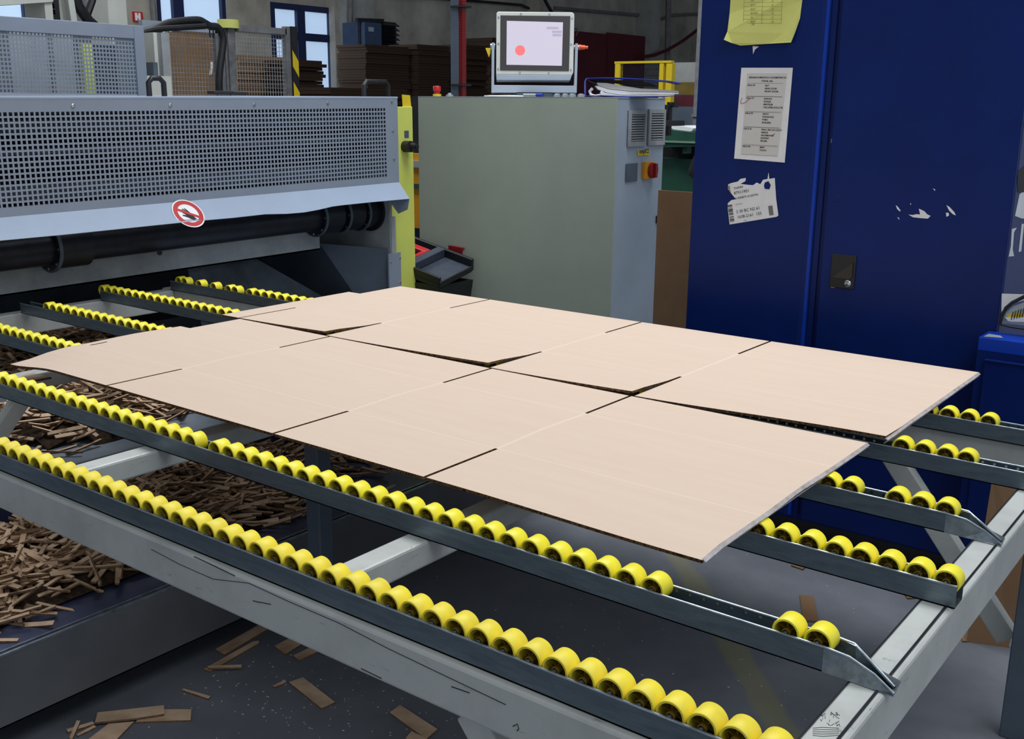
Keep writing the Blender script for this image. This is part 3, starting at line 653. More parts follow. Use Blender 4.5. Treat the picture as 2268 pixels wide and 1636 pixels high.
piece([(147, 1614), (205, 1597), (210, 1602), (150, 1621)], 'thin board strip under a crossing strip at bottom left')
piece([(153, 1634), (170, 1594), (178, 1596), (160, 1636)], 'thin board strip crossing over another at bottom left', z=.007)
piece([(170, 1625), (208, 1605), (213, 1609), (172, 1629)], 'thin board strip right of the crossing strips', z=0)
piece([(1771, 1317), (1802, 1320), (1812, 1375), (1779, 1373)], 'upright looking tan board piece on the floor between two tracks', mt='kraftmid')
piece([(1752, 1251), (1762, 1243), (1788, 1250), (1778, 1260)], 'small tan board piece on the floor by the blue cabinet', mt='kraftmid')
piece([(2001, 1311), (2030, 1312), (2032, 1322), (2010, 1324)], 'small tan scrap on the floor below the third track end', mt='kraftmid')
piece([(2127, 1403), (2143, 1402), (2146, 1418), (2132, 1419)], 'small pale board scrap left of the leaning brown board', mt='kraftmid')
b = MB()
def fleck(x, y, z=0):
    a = random.uniform(0, 3.14); L = random.uniform(.002, .007); d = Vector((math.cos(a), math.sin(a), 0)); b.obox((x, y, z + .0008), d * L, d.cross(ZA) * .001, (0, 0, .0012))
for _ in range(240):
    px = random.uniform(20, 1100); py = random.uniform(1400, 1640)
    if random.random() < .7: px = random.gauss(600, 260); py = random.gauss(1530, 60)
    q = PZ(px, py, 0)
    if q.x > -2.5: fleck(q.x, q.y)
for _ in range(160): q = PZ(random.uniform(900, 2050), random.uniform(1200, 1640), 0); fleck(q.x, q.y)
tag(b.build('paper_dust', 'paper'), 'tiny pale paper flecks scattered on the dark floor', 'dust', kind='stuff')
# ------------------------------------------------------------------ the die cutting machine (runs along Y)
MX = -4.2; TILT = .0105
mc = thing('die_cutting_machine', 'long light grey machine with perforated guard above dark shafts', 'machine', (MX, 3.3, 0))
def mz(px, py, x): p = PX(px, py, x); return p.y, p.z - TILT * (p.y - 3.3)
Y0, Y1 = 1.5, 4.452; ZT, ZF, ZL = 1.722, 1.253, 1.157
pitch, hs = .0222, .0145
us = spans(0, 4.362 - Y0 + .09, pitch, hs, .02); vsg = spans(0, ZT - ZF, pitch, hs, .038)
ncol = (len(us) - 2) // 2
while len(vsg) > 2 + 2 * 17: vsg = vsg[:-3] + [vsg[-1]]
b = MB(); maxu = 4.362 - Y0
b.lattice((MX, Y0, ZF), YA, ZA, [u for u in us if u < maxu or u == us[-1]], vsg, lambda i, j: i % 2 == 1 and j % 2 == 1 and 1 <= j < len(vsg) - 2 and us[i] < maxu - .01)
b.build('perforated_guard', 'machine', mc, solid=.003)
# folded lip with a dent in its lower edge
b = MB(); pts = [(-80, 541), (0, 533), (150, 519), (305, 503), (440, 489), (520, 482), (592, 474), (640, 473), (677, 470), (710, 464), (740, 457), (762, 454), (830, 447), (910, 440)]
low = [mz(x, y, MX + .085) for x, y in pts]; up = [(yy if k < len(low) - 1 else 4.452, ZF) for k, (yy, z) in enumerate(low)]
low[0] = (Y0, low[0][1]); up[0] = (Y0, ZF)
vs = [(MX, y, z) for y, z in up] + [(MX + .085, y, z) for y, z in low]; n = len(pts)
b.add(vs, [(k, k + 1, n + k + 1, n + k) for k in range(n - 1)])
b.add([(MX, 4.452, ZF), (MX + .085, low[-1][0], low[-1][1]), (MX + .07, low[-1][0], low[-1][1] - .06), (MX - .01, 4.452, low[-1][1] - .09), (MX - .1, 4.452, low[-1][1])], [(0, 1, 2, 3, 4)])
b.build('folded_lip', 'lip', mc, solid=.003)
b = MB(); b.box((MX - .95, Y0, ZT - .012), (MX + .003, 4.456, ZT)); b.build('top_cover', 'lip', mc, bevel=.003)
b = MB(); b.box((MX - .95, 4.44, ZF), (MX - .003, 4.453, ZT - .012)); b.build('end_plate', 'machine', mc)
b = MB()
for x, y in ((170, 234), (384, 233), (569, 231), (731, 228), (872, 224), (874, 289), (876, 351)):
    b = MB(); yy, zz = mz(x, y, MX); b.lathe((MX + .002, yy, zz), XA, [(0, .009), (.003, .0085), (.005, .005), (.0055, .0001)], 12); b.build('screw', 'screw', mc, smooth=True)
# innards seen through the holes
b = MB(); b.box((MX - .5, Y0, ZF + .05), (MX - .48, 4.43, ZT - .02)); b.build('inner_wall', 'mdark', mc)
b = MB()
for z, dx, r in ((1.665, .12, .016), (1.60, .16, .028), (1.5, .1, .012), (1.33, .15, .035), (1.275, .08, .01)): b.box((MX - dx - r, Y0, z - r), (MX - dx, 4.40, z + r))
b.build('inner_rail', 'slate', mc)
b = MB()
for z, dx, r in ((1.44, .25, .05), (1.55, .3, .03)): b.cyl((MX - dx, Y0, z), (MX - dx, 4.43, z), r, 20)
b.build('inner_shaft', 'shaft', mc, smooth=True)
# shaft below the lip
SX = -4.40; SZ = 1.085
b = MB(); b.cyl((SX, Y0, SZ), (SX, 4.42, SZ), .078, 32); b.build('drive_shaft', 'shaft', mc, smooth=True)
def collar(y0, y1, r=.098):
    b = MB(); b.lathe((SX, y0, SZ), YA, [(0, .07), (0, r + .012), (.014, r + .012), (.014, r), (y1 - y0, r), (y1 - y0, .07)], 36)
    for k in range(8): a = k * math.pi / 4; b.cyl((SX + math.cos(a) * (r - .004), y0 - .003, SZ + math.sin(a) * (r - .004)), (SX + math.cos(a) * (r - .004), y0 + .001, SZ + math.sin(a) * (r - .004)), .006, 8, 1)
    b.lathe((SX, y0 - .001, SZ), YA, [(0, r + .004), (-.001, r + .012), (.006, r + .0135), (.014, r + .0125)], 36, 2)
    o = b.build('shaft_collar', ['shaft', 'screw', 'slate'], mc, smooth=True)
for y0, y1 in ((2.44, 2.61), (3.98, 4.13), (4.16, 4.29), (4.31, 4.41)): collar(y0, y1)
b = MB(); b.lathe((SX, 4.405, SZ), YA, [(0, .01), (0, .118), (.02, .118), (.02, .01)], 36); b.build('end_disc', 'black', mc, smooth=True)
# plate below the shaft, cavity lining
BZ = .885
b = MB(); b.box((-4.50, Y0, BZ), (-4.49, 4.10, 1.2)); b.box((-4.6, Y0, BZ), (-4.49, 4.10, BZ + .008)); b.build('lower_plate', 'mwhite', mc)
b = MB(); b.lathe((-4.489, 3.06, .985), XA, [(0, .014), (.003, .013), (.003, .002)], 14); b.build('bolt', 'black', mc, smooth=True)
b = MB(); b.box((-5.2, 4.42, 0), (-4.25, 4.44, ZF)); b.build('side_plate', 'mwhite', mc)
b = MB(); b.box((-5.22, Y0, 0), (-5.2, 4.43, 1.7)); b.box((-5.2, Y0, 1.7), (MX - .5, 4.43, 1.705)); b.build('rear_plate', 'mdark', mc)
b = MB(); b.add([(-4.27, 4.415, .875), (-4.27, 4.415, .3), (-5.19, 4.415, .3), (-5.19, 4.2, .875), (-4.6, 4.2, .9)], [(0, 1, 2, 3, 4)]); b.build('inner_side_panel', 'slate', mc, solid=.004)
b = MB(); b.add([(-4.55, 3.25, .90), (-4.55, 3.65, .90), (-4.42, 4.35, .45), (-4.42, 3.25, .45)], [(0, 1, 2, 3)]); b.build('chute_plate', 'mdark', mc, solid=.004)
(ya, za), (yb, zb) = mz(863, 562, -4.24), mz(891, 636, -4.24)
b = MB(); b.box((-4.25, ya, .25), (-4.24, yb, za)); b.build('corner_plate', 'machine', mc)
b = MB()
for x, y in ((889, 570), (889, 624), (868, 580)): b = MB(); yy, zz = mz(x, y, -4.238); b.lathe((-4.24, yy, zz), XA, [(0, .007), (.004, .006), (.005, .0001)], 10); b.build('screw', 'screw', mc, smooth=True)
b = MB(); (y0, z0), (y1, z1_) = mz(881, 478, -4.25), mz(888, 560, -4.25); b.box((-4.26, 4.425, z1_), (-4.243, 4.462, z0)); b.build('edge_strip', 'mwhite', mc)
# lime end post with knob, label, tag
(ya, za), (yb, zb) = mz(880, 236, -4.27), mz(918, 236, -4.27)
b = MB(); b.box((-4.30, 4.458, .1), (-4.27, yb, zb)); lp = b.build('end_post', 'limepaint', mc, bevel=.003)
b = MB(); y_, z_ = mz(905, 297, -4.268); y_ = max(y_, 4.49); b.box((-4.271, y_ - .018, z_ - .02), (-4.268, y_ + .018, z_ + .02)); b.build('label_plate', 'slate', lp)
b = MB(); y_, z_ = mz(903, 324, -4.26); b.cyl((-4.28, y_, z_), (-4.22, y_, z_), .032, 20); b.cyl((-4.22, y_ + .012, z_), (-4.19, y_ + .012, z_), .024, 20, 0, .018); b.cyl((-4.19, y_ + .012, z_), (-4.18, y_ + .012, z_), .012, 12); b.build('knob', 'black', lp, smooth=True)
(ya, za), (yb, zb) = mz(897, 236, -4.28), mz(914, 211, -4.28); b = MB(); b.add([(-4.28, ya, za - .01), (-4.28, yb + .004, za - .01), (-4.285, yb, zb), (-4.283, ya - .003, zb + .004)], [(0, 1, 2, 3)]); b.build('warning_tag', 'safety', lp, solid=.003)
# prohibition sticker on the lip
c = PX(419, 466, MX + .045); cy = c.y; u = YA; v = Vector((.085, 0, -(ZF - ZL))).normalized()
nrm = v.cross(u); nrm = nrm if nrm.x > 0 else -nrm
cc = Vector((MX + .052, cy, ZF - .052)) + nrm * .004 + Vector((0, 0, TILT * 0))
def disc(mb, r0, r1, off, mi, seg=40):
    vs = []
    for k in range(seg):
        a = 2 * math.pi * k / seg; d = u * math.cos(a) - v * math.sin(a) * 1.0
        vs += [cc + d * r0 + nrm * off, cc + d * r1 + nrm * off]
    mb.add(vs, [(2 * k, 2 * k + 1, (2 * k + 3) % (2 * seg), (2 * k + 2) % (2 * seg)) for k in range(seg)], mi)
b = MB(); disc(b, 0.0005, .079, 0, 0); disc(b, .052, .073, .0006, 1)
def st(px_, py_, off): return cc + u * px_ - v * (-py_) * -1 * 1.0 + nrm * off if False else cc + u * px_ + v * (-py_) + nrm * off
hand = [(.026, -.036), (.016, -.012), (.010, .004), (-.004, .030), (-.009, .028), (-.002, .008), (-.016, .030), (-.020, .027), (-.008, .004), (-.024, .026), (-.028, .022), (-.012, -.002), (-.030, .016), (-.033, .012), (-.014, -.010), (-.034, -.004), (-.036, -.009), (-.012, -.024), (.008, -.040)]
b.add([st(x, y, .0009) for x, y in hand], [tuple(range(len(hand)))], 2)
b.add([st(x, y, .0013) for x, y in ((-.052, .022), (-.046, .034), (.052, -.022), (.046, -.034))], [(0, 1, 2, 3)], 1)
b.build('prohibition_sticker', ['paper', 'red', 'ink'], mc)
# handles on the cover
def handle(px0, px1, ybase, ytop, xp):
    a = PX(px0, ybase, xp); c = PX(px1, ybase, xp); h = .085; a.z = c.z = ZT - .003
    b = MB(); s = YA; b.tube([a, a + ZA * (h - .02), a + ZA * h + s * .02, c + ZA * h - s * .02, c + ZA * (h - .02), c], .013, 10); return b.build('handle', 'black', mc, smooth=True)
handle(812, 865, 210, 183, MX - .2); handle(338, 371, 205, 178, MX - .3)
mc.rotation_euler.x = TILT
# ------------------------------------------------------------------ second guard box behind on the machine
gx = -6.3
def g2(px, py): return PX(px, py, gx)
A, B_, Cc, D_ = g2(-90, 34), g2(315, 52), g2(327, 205), g2(-90, 203)
g = thing('rear_guard', 'second perforated grey guard standing behind the machine cover', 'guard', (gx, (A.y + B_.y) / 2, 0))
ya, yb = A.y, B_.y + .01; zt, zb = (A.z + B_.z) / 2 + .0, 1.70
b = MB(); b.box((gx - .03, ya, zt - .085), (gx, yb - .075, zt)); b.box((gx - .03, yb - .075, zb - .02), (gx, yb, zt)); b.box((gx - .03, ya, zb - .02), (gx, yb - .075, zb + .03)); b.box((gx - .3, yb - .02, zb), (gx - .031, yb, zt)); b.build('frame', 'machine', g, bevel=.004)
us = spans(ya, yb - .07, .0232, .0142, .01); vv = spans(zb + .03, zt - .08, .0255, .0152, .01)
b = MB(); b.lattice((gx - .015, 0, 0), YA, ZA, us, vv, lambda i, j: i % 2 == 1 and j % 2 == 1); b.build('perforated_sheet', 'machine', g, solid=.002)
b = MB(); b.box((gx - .3, ya, 0), (gx - .002, yb - .002, 1.678)); b.build('lower_body', 'machine', g)
# things behind it
lo, hi = rectX(20, 62, 120, 150, -6.9, .3, z0=0); b = MB(); b.box(lo, hi); lo, hi = rectX(118, 62, 164, 178, -6.85, .3, z0=0); b.box(lo, hi); b.box((-7.2, 2.9, 0), (-6.9, 4.3, 1.74)); tag(b.build('machine_housing', 'mwhite'), 'pale machine housing seen through the rear guard holes', 'machine')
lo, hi = rectX(187, 97, 206, 168, -6.75, .04, z0=0); b = MB(); b.box(lo, hi); tag(b.build('yellow_strip', 'limepaint'), 'upright lime yellow strip seen through the rear guard holes', 'post')
lo, hi = rectX(205, 100, 320, 206, -7.3, .04, z0=0); b = MB(); b.box(lo, hi); tag(b.build('dark_cover', 'mdark'), 'dark panel seen through the right end of the rear guard', 'panel')
lo, hi = rectX(240, -40, 281, 100, -8.6, .3, z0=0); b = MB(); b.box(lo, hi); tag(b.build('white_column', 'cream'), 'tall white steel column left of the red letter sign', 'column')
b = MB(); b.prism([PX(x, y, -7.6) for x, y in ((-60, -30), (118, -30), (118, 4), (0, 12), (-60, 16))], (-.3, 0, 0)); b.box((-7.9, PX(118, 0, -7.6).y - .06, 0), (-7.62, PX(118, 0, -7.6).y, 3.6)); tag(b.build('overhead_beam', 'cream'), 'cream steel beam crossing the top left corner', 'beam')
b = MB(); b.bar(PX(148, -30, -8.0), PX(162, 60, -8.0), .06, .05); b.box(*rectX(132, -40, 150, 60, -8.1, .2, z0=0)); tag(b.build('machine_upright', 'cream'), 'cream upright with sloped edge above the rear guard', 'post')
b = MB(); pts = [PX(x, y, -7.95) for x, y in ((112, -20), (113, 10), (116, 30), (117, 60))]
for k in range(14):
    f = k / 13 * 3; i = min(2, int(f)); p = pts[i].lerp(pts[i + 1], f - i); b.obox(p, (.03, 0, 0), (0, .034 if k % 2 else .05, 0), (0, 0, .03))
b.box(*rectX(121, -30, 131, 60, -8.0, .1, z0=0)); tag(b.build('drive_chain', 'black'), 'black hanging drive chain at the top left', 'chain')
b = MB(); b.tube([PX(x, y, -8.2) for x, y in ((162, -20), (172, 12), (184, 30), (196, 46), (215, 62))], .045, 8); b.tube([PX(x, y, -8.25) for x, y in ((210, -20), (203, 5), (194, 30), (190, 50))], .03, 8); tag(b.build('machine_hose', 'black', smooth=True), 'thick black hoses crossing left of the white column', 'hose')
b = MB(); b.box(*rectX(164, -40, 240, 80, -9.4, .1, z0=0)); tag(b.build('grey_backboard', 'greypole'), 'grey brown board behind the crossing black hoses', 'panel')
# white machine block beside the rear guard
t = thing('white_machine_block', 'white machine block right of the rear perforated guard', 'machine', (-7.0, 4.9, 0))
b = MB(); b.box(*rectX(344, 73, 377, 210, -6.8, .12, z0=0)); b.build('column', 'cream', t)
b = MB(); b.box(*rectX(361, 73, 379, 210, -6.75, .05, z0=0)); b.build('edge_plate', 'mwhite', t)
b = MB(); b.box(*rectX(318, 168, 380, 210, -6.6, .12, z0=0)); b.build('base_block', 'cream', t)
b = MB(); b.box(*rectX(318, 74, 345, 168, -7.1, .05, z0=0)); b.build('back_panel', 'greypole', t)
b = MB(); b.box(*rectX(320, 86, 333, 95, -7.0, .1)); b.build('switch_box', 'slate', t); b = MB(); b.box(*rectX(340, 138, 350, 168, -6.7, .1)); b.build('switch_box', 'slate', t)
# wire mesh enclosure
t = thing('mesh_enclosure', 'grey framed wire mesh guard with two panels and a thick post', 'guard', (-7.5, 5.9, 0))
fx = -7.5
def gr(x0, y0, x1, y1, xp=fx, d=.05, z0=None): return rectX(x0, y0, x1, y1, xp, d, z0)
b = MB(); b.box(*gr(316, 50, 482, 68)); b.build('top_rail', 'greycab', t)
pst = MB(); pst.box(*gr(487, 60, 498, 210, fx, .08, 0)); pst.box(*gr(500, 60, 506, 210, fx - .02, .05, 0)); pst.box(*gr(508, 60, 523, 210, fx, .08, 0)); pst.build('post', 'greypole', t)
b = MB(); b.box(*gr(524, 59, 634.5, 73)); b.box(*gr(635, 59, 647, 210, z0=0)); b.box(*gr(480, 69, 486, 210, z0=0)); b.build('panel_frame', 'greypole', t)
for (x0, y0, x1, y1) in ((375, 68, 481, 206), (522, 73, 636, 206)):
    lo, hi = gr(x0, y0, x1, y1); b = MB(); y = lo[1]
    while y < hi[1]: b.box((fx - .03, y, 1.4), (fx - .027, y + .0035, hi[2])); y += .0295
    z = 1.4
    while z < hi[2]: b.box((fx - .027, lo[1], z), (fx - .024, hi[1], z + .0035)); z += .0345
    b.build('wire_mesh', 'mwhite', t)
# hazard stripe strip
lo, hi = rectX(648, 59, 661, 210, fx + .02, .03, z0=0); b = MB(); b.box(lo, hi, 0); yl, yr = lo[1] - .0, hi[1]; W_ = yr - yl; z = .02; k = 0
while z < hi[2] - .18:
    b.add([(hi[0] + .002, yl, z + W_ * 1.4), (hi[0] + .002, yr, z), (hi[0] + .002, yr, z + .14), (hi[0] + .002, yl, z + .14 + W_ * 1.4)], [(0, 1, 2, 3)], 1); z += .27
b.build('hazard_strip', ['black', 'safety'], t)
b = MB(); c = PX(506, 60, fx - .03); b.cyl(c + ZA * -.01, c + ZA * .058, .088, 28); tag(b.build('tape_roll', 'ypaper', smooth=True), 'pale yellow tape roll standing on top of the mesh guard post', 'tape')
# cable bundle
b = MB(); pth = [(300, 74), (330, 68), (370, 52), (410, 46), (440, 45), (455, 52), (466, 58), (480, 60), (490, 72), (494, 90), (491, 120), (487, 150), (485, 180), (486, 206)]
def catm(pts, n=6):
    out = []
    for i in range(len(pts) - 1):
        p0 = pts[max(i - 1, 0)]; p1 = pts[i]; p2 = pts[i + 1]; p3 = pts[min(i + 2, len(pts) - 1)]
        for k in range(n):
            t_ = k / n; out.append(0.5 * ((2 * p1) + (p2 - p0) * t_ + (2 * p0 - 5 * p1 + 4 * p2 - p3) * t_ * t_ + (3 * p1 - p0 - 3 * p2 + p3) * t_ ** 3))
    out.append(pts[-1]); return out
P = catm([PX(x, y, -7.3) for x, y in pth]); b.tube(P, .03, 10)
P2 = catm([PX(x, y, -7.26) for x, y in [(300, 76), (340, 66), (385, 62), (420, 60), (455, 58)]]); b.tube(P2, .022, 8)
for x, y in ((464, 62), (472, 64)): p = PX(x, y, -7.25); b.tube([p + Vector((0, -.04, .02)), p, p + Vector((0, .0, -.07))], .006, 6)
tag(b.build('cable_bundle', 'black', smooth=True), 'thick black cable bundle arching over the mesh guard and down its post', 'cable')
b = MB(); b.box(*rectX(474, 201, 520, 209, -4.6, .06)); b.box(*rectX(515, 203, 550, 210, -4.62, .05)); o = tag(b.build('cable_clamp', 'black', bevel=.005), 'low black clamps lying on the machine cover under the cable', 'clamp')
# ------------------------------------------------------------------ control cabinet
CYF = 5.0; X0c, X1c = -4.56, -3.118; CZT = 1.738
t = thing('control_cabinet', 'large pale control cabinet with greenish broad side and louvred end', 'cabinet', ((X0c + X1c) / 2, CYF + .26, 0))
b = MB(); b.box((X0c + .004, CYF + .004, .08), (X1c - .003, CYF + .52, CZT - .003)); b.build('body', 'greycab', t, bevel=.003)
b = MB(); b.box((X0c, CYF, .09), (X1c, CYF + .005, CZT)); b.build('side_panel', 'olive', t, bevel=.002)
b = MB(); b.box((X0c, CYF, CZT - .003), (X1c, CYF + .52, CZT + .004)); b.build('top_edge', 'mwhite', t)
b = MB(); b.box((X0c + .02, CYF + .02, 0), (X1c - .02, CYF + .5, .08)); b.build('plinth', 'black', t)
for n, (x0, x1, yt, ybm) in enumerate(((1390, 1429, 244, 324), (1434, 1470, 242, 321))):
    ya = PX(x0, 285, X1c).y; yb = PX(x1, 285, X1c).y; zt_ = PX((x0 + x1) / 2, yt, X1c).z; zb_ = PX((x0 + x1) / 2, ybm, X1c).z
    b = MB(); fw = .022
    b.box((X1c - .002, ya, zb_), (X1c + .012, ya + fw, zt_)); b.box((X1c - .002, yb - fw, zb_), (X1c + .012, yb, zt_)); b.box((X1c - .002, ya + fw, zt_ - fw), (X1c + .012, yb - fw, zt_)); b.box((X1c - .002, ya + fw, zb_), (X1c + .012, yb - fw, zb_ + fw * 1.2))
    b.box((X1c - .002, ya, zb_), (X1c + .001, yb - .001, zt_ - .001), 1)
    m_ = 11
    for k in range(m_):
        z = zb_ + fw * 1.2 + (zt_ - zb_ - fw * 2.2) * (k + .5) / m_; b.obox((X1c + .008, (ya + yb) / 2, z), (.007, 0, -.007), (0, yb - ya - 2 * fw, 0), (.0015, 0, .0015))
    b.build('louvre', ['mwhite', 'black'], t)
ya, yb = PX(1412, 338, X1c).y, PX(1437, 338, X1c).y; za, zb_ = PX(1424, 344, X1c).z, PX(1424, 333, X1c).z
b = MB(); b.box((X1c - .001, ya, za), (X1c + .003, yb, zb_)); text(b, 'omp0.2', (X1c + .0035, ya + .014, za + .012), YA, ZA, .034, 1, .001); b.build('yellow_label', ['safety', 'ink'], t)
lo, hi = rectX(1387, 362, 1412, 402, X1c + .004, .005); b = MB(); b.box(lo, hi); b.build('nameplate', 'slate', t)
lo, hi = rectX(1429, 359, 1450, 396, X1c + .02, .022); sw = MB(); sw.box(lo, hi); so = sw.build('main_switch', 'orange', t, bevel=.003)
c = Vector((X1c + .02, (lo[1] + hi[1]) / 2 + .018, (lo[2] + hi[2]) / 2)); b = MB(); b.cyl(c, c + XA * .02, .045, 28, 0, .042); b.obox(c + XA * .026, (.018, 0, 0), (0, .02, 0), (0, 0, .078)); b.build('switch_knob', 'redswitch', so, smooth=True)
lo, hi = rectX(1457, 478, 1462, 494, X1c + .012, .02); b = MB(); b.box(lo, hi); b.build('latch', 'black', t)
lo, hi = rectX(1475, 232, 1480, 250, X1c + .0, .02); b = MB(); b.box(lo, hi); b.build('hinge', 'black', t)
# things on the cabinet top (just above eye level): buttons, pen, papers
zc = CZT + .004
b = MB()
def onTop(px, y): p = PY(px, 212, y); return Vector((p.x, y, zc))
for k, px in enumerate((1234, 1252, 1268, 1287)):
    p = onTop(px, CYF + .05); b = MB(); b.cyl(p, p + ZA * .012, .021, 18); b.cyl(p + ZA * .012, p + ZA * .018, .018, 18, 0, .010)
    tag(b.build('push_button', 'clear', smooth=True), ('silver button at the left end of the row of four on the cabinet top', 'second silver button from the left on the cabinet top', 'third silver button from the left on the cabinet top', 'silver button at the right end of the row, next to the binder')[k], 'button', 'silver buttons on the cabinet top')
p = onTop(1160, CYF + .03); b = MB(); b.cyl(p + ZA * .009, p + ZA * .009 + XA * .09, .008, 10); pn = b.build('pen', 'clear', smooth=True); tag(pn, 'clear pen with blue cap lying on the cabinet top edge', 'pen')
b = MB(); b.cyl(p + ZA * .009 + XA * .09, p + ZA * .009 + XA * .135, .0095, 10); b.build('cap', 'penblue', pn, smooth=True)
a, c = onTop(1072, CYF + .02), onTop(1150, CYF + .02); b = MB(); b.add([a, c, c + Vector((.02, .2, 0)), a + Vector((.03, .2, 0)), a + ZA * .006, c + ZA * .002, c + Vector((.02, .2, .008)), a + Vector((.03, .2, .014))], [(0, 3, 2, 1), (4, 5, 6, 7), (0, 1, 5, 4), (1, 2, 6, 5), (2, 3, 7, 6), (3, 0, 4, 7)]); tag(b.build('paper_sheets', 'paper'), 'white sheets lying on the cabinet top left of the pen', 'paper')
p = onTop(996, CYF + .04); b = MB(); b.cyl(p, p + ZA * .010, .022, 18); b.cyl(p + ZA * .01, p + ZA * .02, .013, 18, 0, .009); tag(b.build('key_switch', 'clear', smooth=True), 'small silver knob on the cabinet top beside the red stop button', 'knob')
p = onTop(968, CYF + .1); b = MB(); b.cyl(p, p + ZA * .014, .026, 20, 1); b.cyl(p + ZA * .014, p + ZA * .03, .018, 20, 0); b.lathe(p + ZA * .03, ZA, [(0, .02), (.004, .024), (.026, .024), (.032, .02), (.034, .0005)], 24, 0)
tag(b.build('stop_button', ['red', 'safety'], smooth=True), 'red mushroom stop button on the left of the cabinet top', 'button')
# mast with red energy chain
lo, hi = rectY(998, -30, 1014, 212, CYF + .42, .05, z0=zc); b = MB(); b.box(lo, hi); ms = tag(b.build('mast', 'slate'), 'tall slate grey mast rising from the cabinet with a red ribbed hose', 'mast')
lo, hi = rectY(1014, -30, 1024, 212, CYF + .43, .04, z0=zc); b = MB(); n = 70; h = (hi[2] - lo[2]) / n
for k in range(n): b.box((lo[0] + .001, lo[1], lo[2] + k * h), (hi[0], hi[1], lo[2] + (k + .6) * h)); 
b.box((lo[0], lo[1] + .01, lo[2]), (hi[0] - .006, hi[1], hi[2])); b.build('ribbed_hose', 'redswitch', ms)
b = MB()
for y in (14, 188): b = MB(); q = PY(1011, y, CYF + .41); b.box((q.x - .05, q.y, q.z - .006), (q.x + .05, q.y + .09, q.z + .006)); b.build('clamp', 'black', ms)
# touch screen facing the camera
sc_c = PY(1185, 103, CYF + .25); dirf = Vector((V0.x, V0.y, 0)).normalized(); rt = Vector((R0.x, R0.y, 0)).normalized(); upv = Vector((dirf.x * .10, dirf.y * .10, 1)).normalized(); nf = -(rt.cross(upv)).normalized()
nf = nf if nf.dot(dirf) < 0 else -nf
dep = (sc_c - EYE).dot(V0); s_ = dep / F
def SP(px, py, o=0): return sc_c + rt * (px - 1185) * s_ - upv * (py - 103) * s_ + nf * o
t = thing('touch_screen', 'tilting touch screen panel lit pale lilac, held in a grey yoke on the cabinet', 'screen', Vector((sc_c.x, sc_c.y, zc)))
b = MB(); b.prism([SP(x, y, 0) for x, y in ((1102, 29), (1266, 29), (1271, 33), (1271, 158), (1268, 164), (1099, 164), (1099, 33))], -nf * .11); b.build('housing', 'cream', t, bevel=.004)
b = MB(); b.prism([SP(x, y, 0) for x, y in ((1099, 164), (1268, 164), (1264, 175), (1100, 176))], -nf * .10); b.build('lower_ledge', 'greycab', t, bevel=.003)
b = MB(); b.prism([SP(x, y, .004) for x, y in ((1108, 37), (1262, 37), (1261, 155), (1108, 155))], -nf * .006); b.build('bezel', 'bezel', t, bevel=.002)
b = MB(); b.prism([SP(x, y, .005) for x, y in ((1122, 49), (1246, 51), (1245, 144), (1122, 143))], -nf * .003); so = b.build('display', 'screen', t)
b = MB(); cdisc = SP(1152, 112, .0056); b.add([cdisc + (rt * math.cos(a_) + upv * math.sin(a_)) * 11 * s_ for a_ in [k * math.pi / 16 for k in range(32)]], [tuple(range(32))])
b.build('red_disc', 'screenred', so)
b = MB()
for x0, y0, x1, y1 in ((1210, 61, 1236, 66), (1222, 69, 1244, 74), (1223, 76, 1243, 81)): b.add([SP(x0, y0, .0056), SP(x1, y0, .0056), SP(x1, y1, .0056), SP(x0, y1, .0056)], [(0, 1, 2, 3)])
b.build('screen_fields', 'screenui', so)
b = MB()
for x, y in ((1104, 41), (1104, 97), (1104, 152), (1153, 33), (1216, 33), (1266, 41), (1265, 97), (1265, 152), (1152, 159), (1216, 159)): b = MB(); b.cyl(SP(x, y, 0), SP(x, y, .003), .006, 10); b.build('screw', 'screw', t)
b = MB(); b.prism([SP(x, y, .01) for x, y in ((1089, 96), (1095, 96), (1095, 187), (1273, 187), (1274, 96), (1280, 96), (1279, 202), (1089, 203))], -nf * .06); b.build('yoke', 'greycab', t, bevel=.002)
b = MB(); b.cyl(SP(1086, 102, -.03), SP(1096, 102, -.03), .018, 14); b.cyl(SP(1272, 102, -.03), SP(1282, 102, -.03), .014, 14); b.build('clamp_bolt', 'clear', t, smooth=True)
b = MB(); b.cyl(SP(1282, 102, -.03), SP(1288, 102, -.03), .016, 14); b.cyl(SP(1288, 102, -.03), SP(1296, 102, -.03), .013, 14); b.cyl(SP(1296, 102, -.03), SP(1303, 102, -.03), .009, 12); b.build('orange_plug', 'orangeplastic', t, smooth=True)
b = MB(); b.obox(SP(1274, 52, -.05), rt * .025, upv * .05, nf * .05); b.tube([SP(1277, 58, -.05), SP(1281, 66, -.05), SP(1276, 76, -.05)], .004, 6); b.build('connector', 'black', t)
b = MB(); b.add([SP(1075, 106, -.02), SP(1087, 106, -.02), SP(1086, 118, -.02), SP(1083, 126, -.02)], [(0, 1, 2, 3)]); b.build('yellow_flag', 'safety', t, solid=.003)
q = SP(1185, 203, -.05); b = MB(); b.cyl((q.x, q.y, zc), (q.x, q.y, q.z + .004), .12, 28); b.build('swivel_base', 'slate', t, smooth=True)
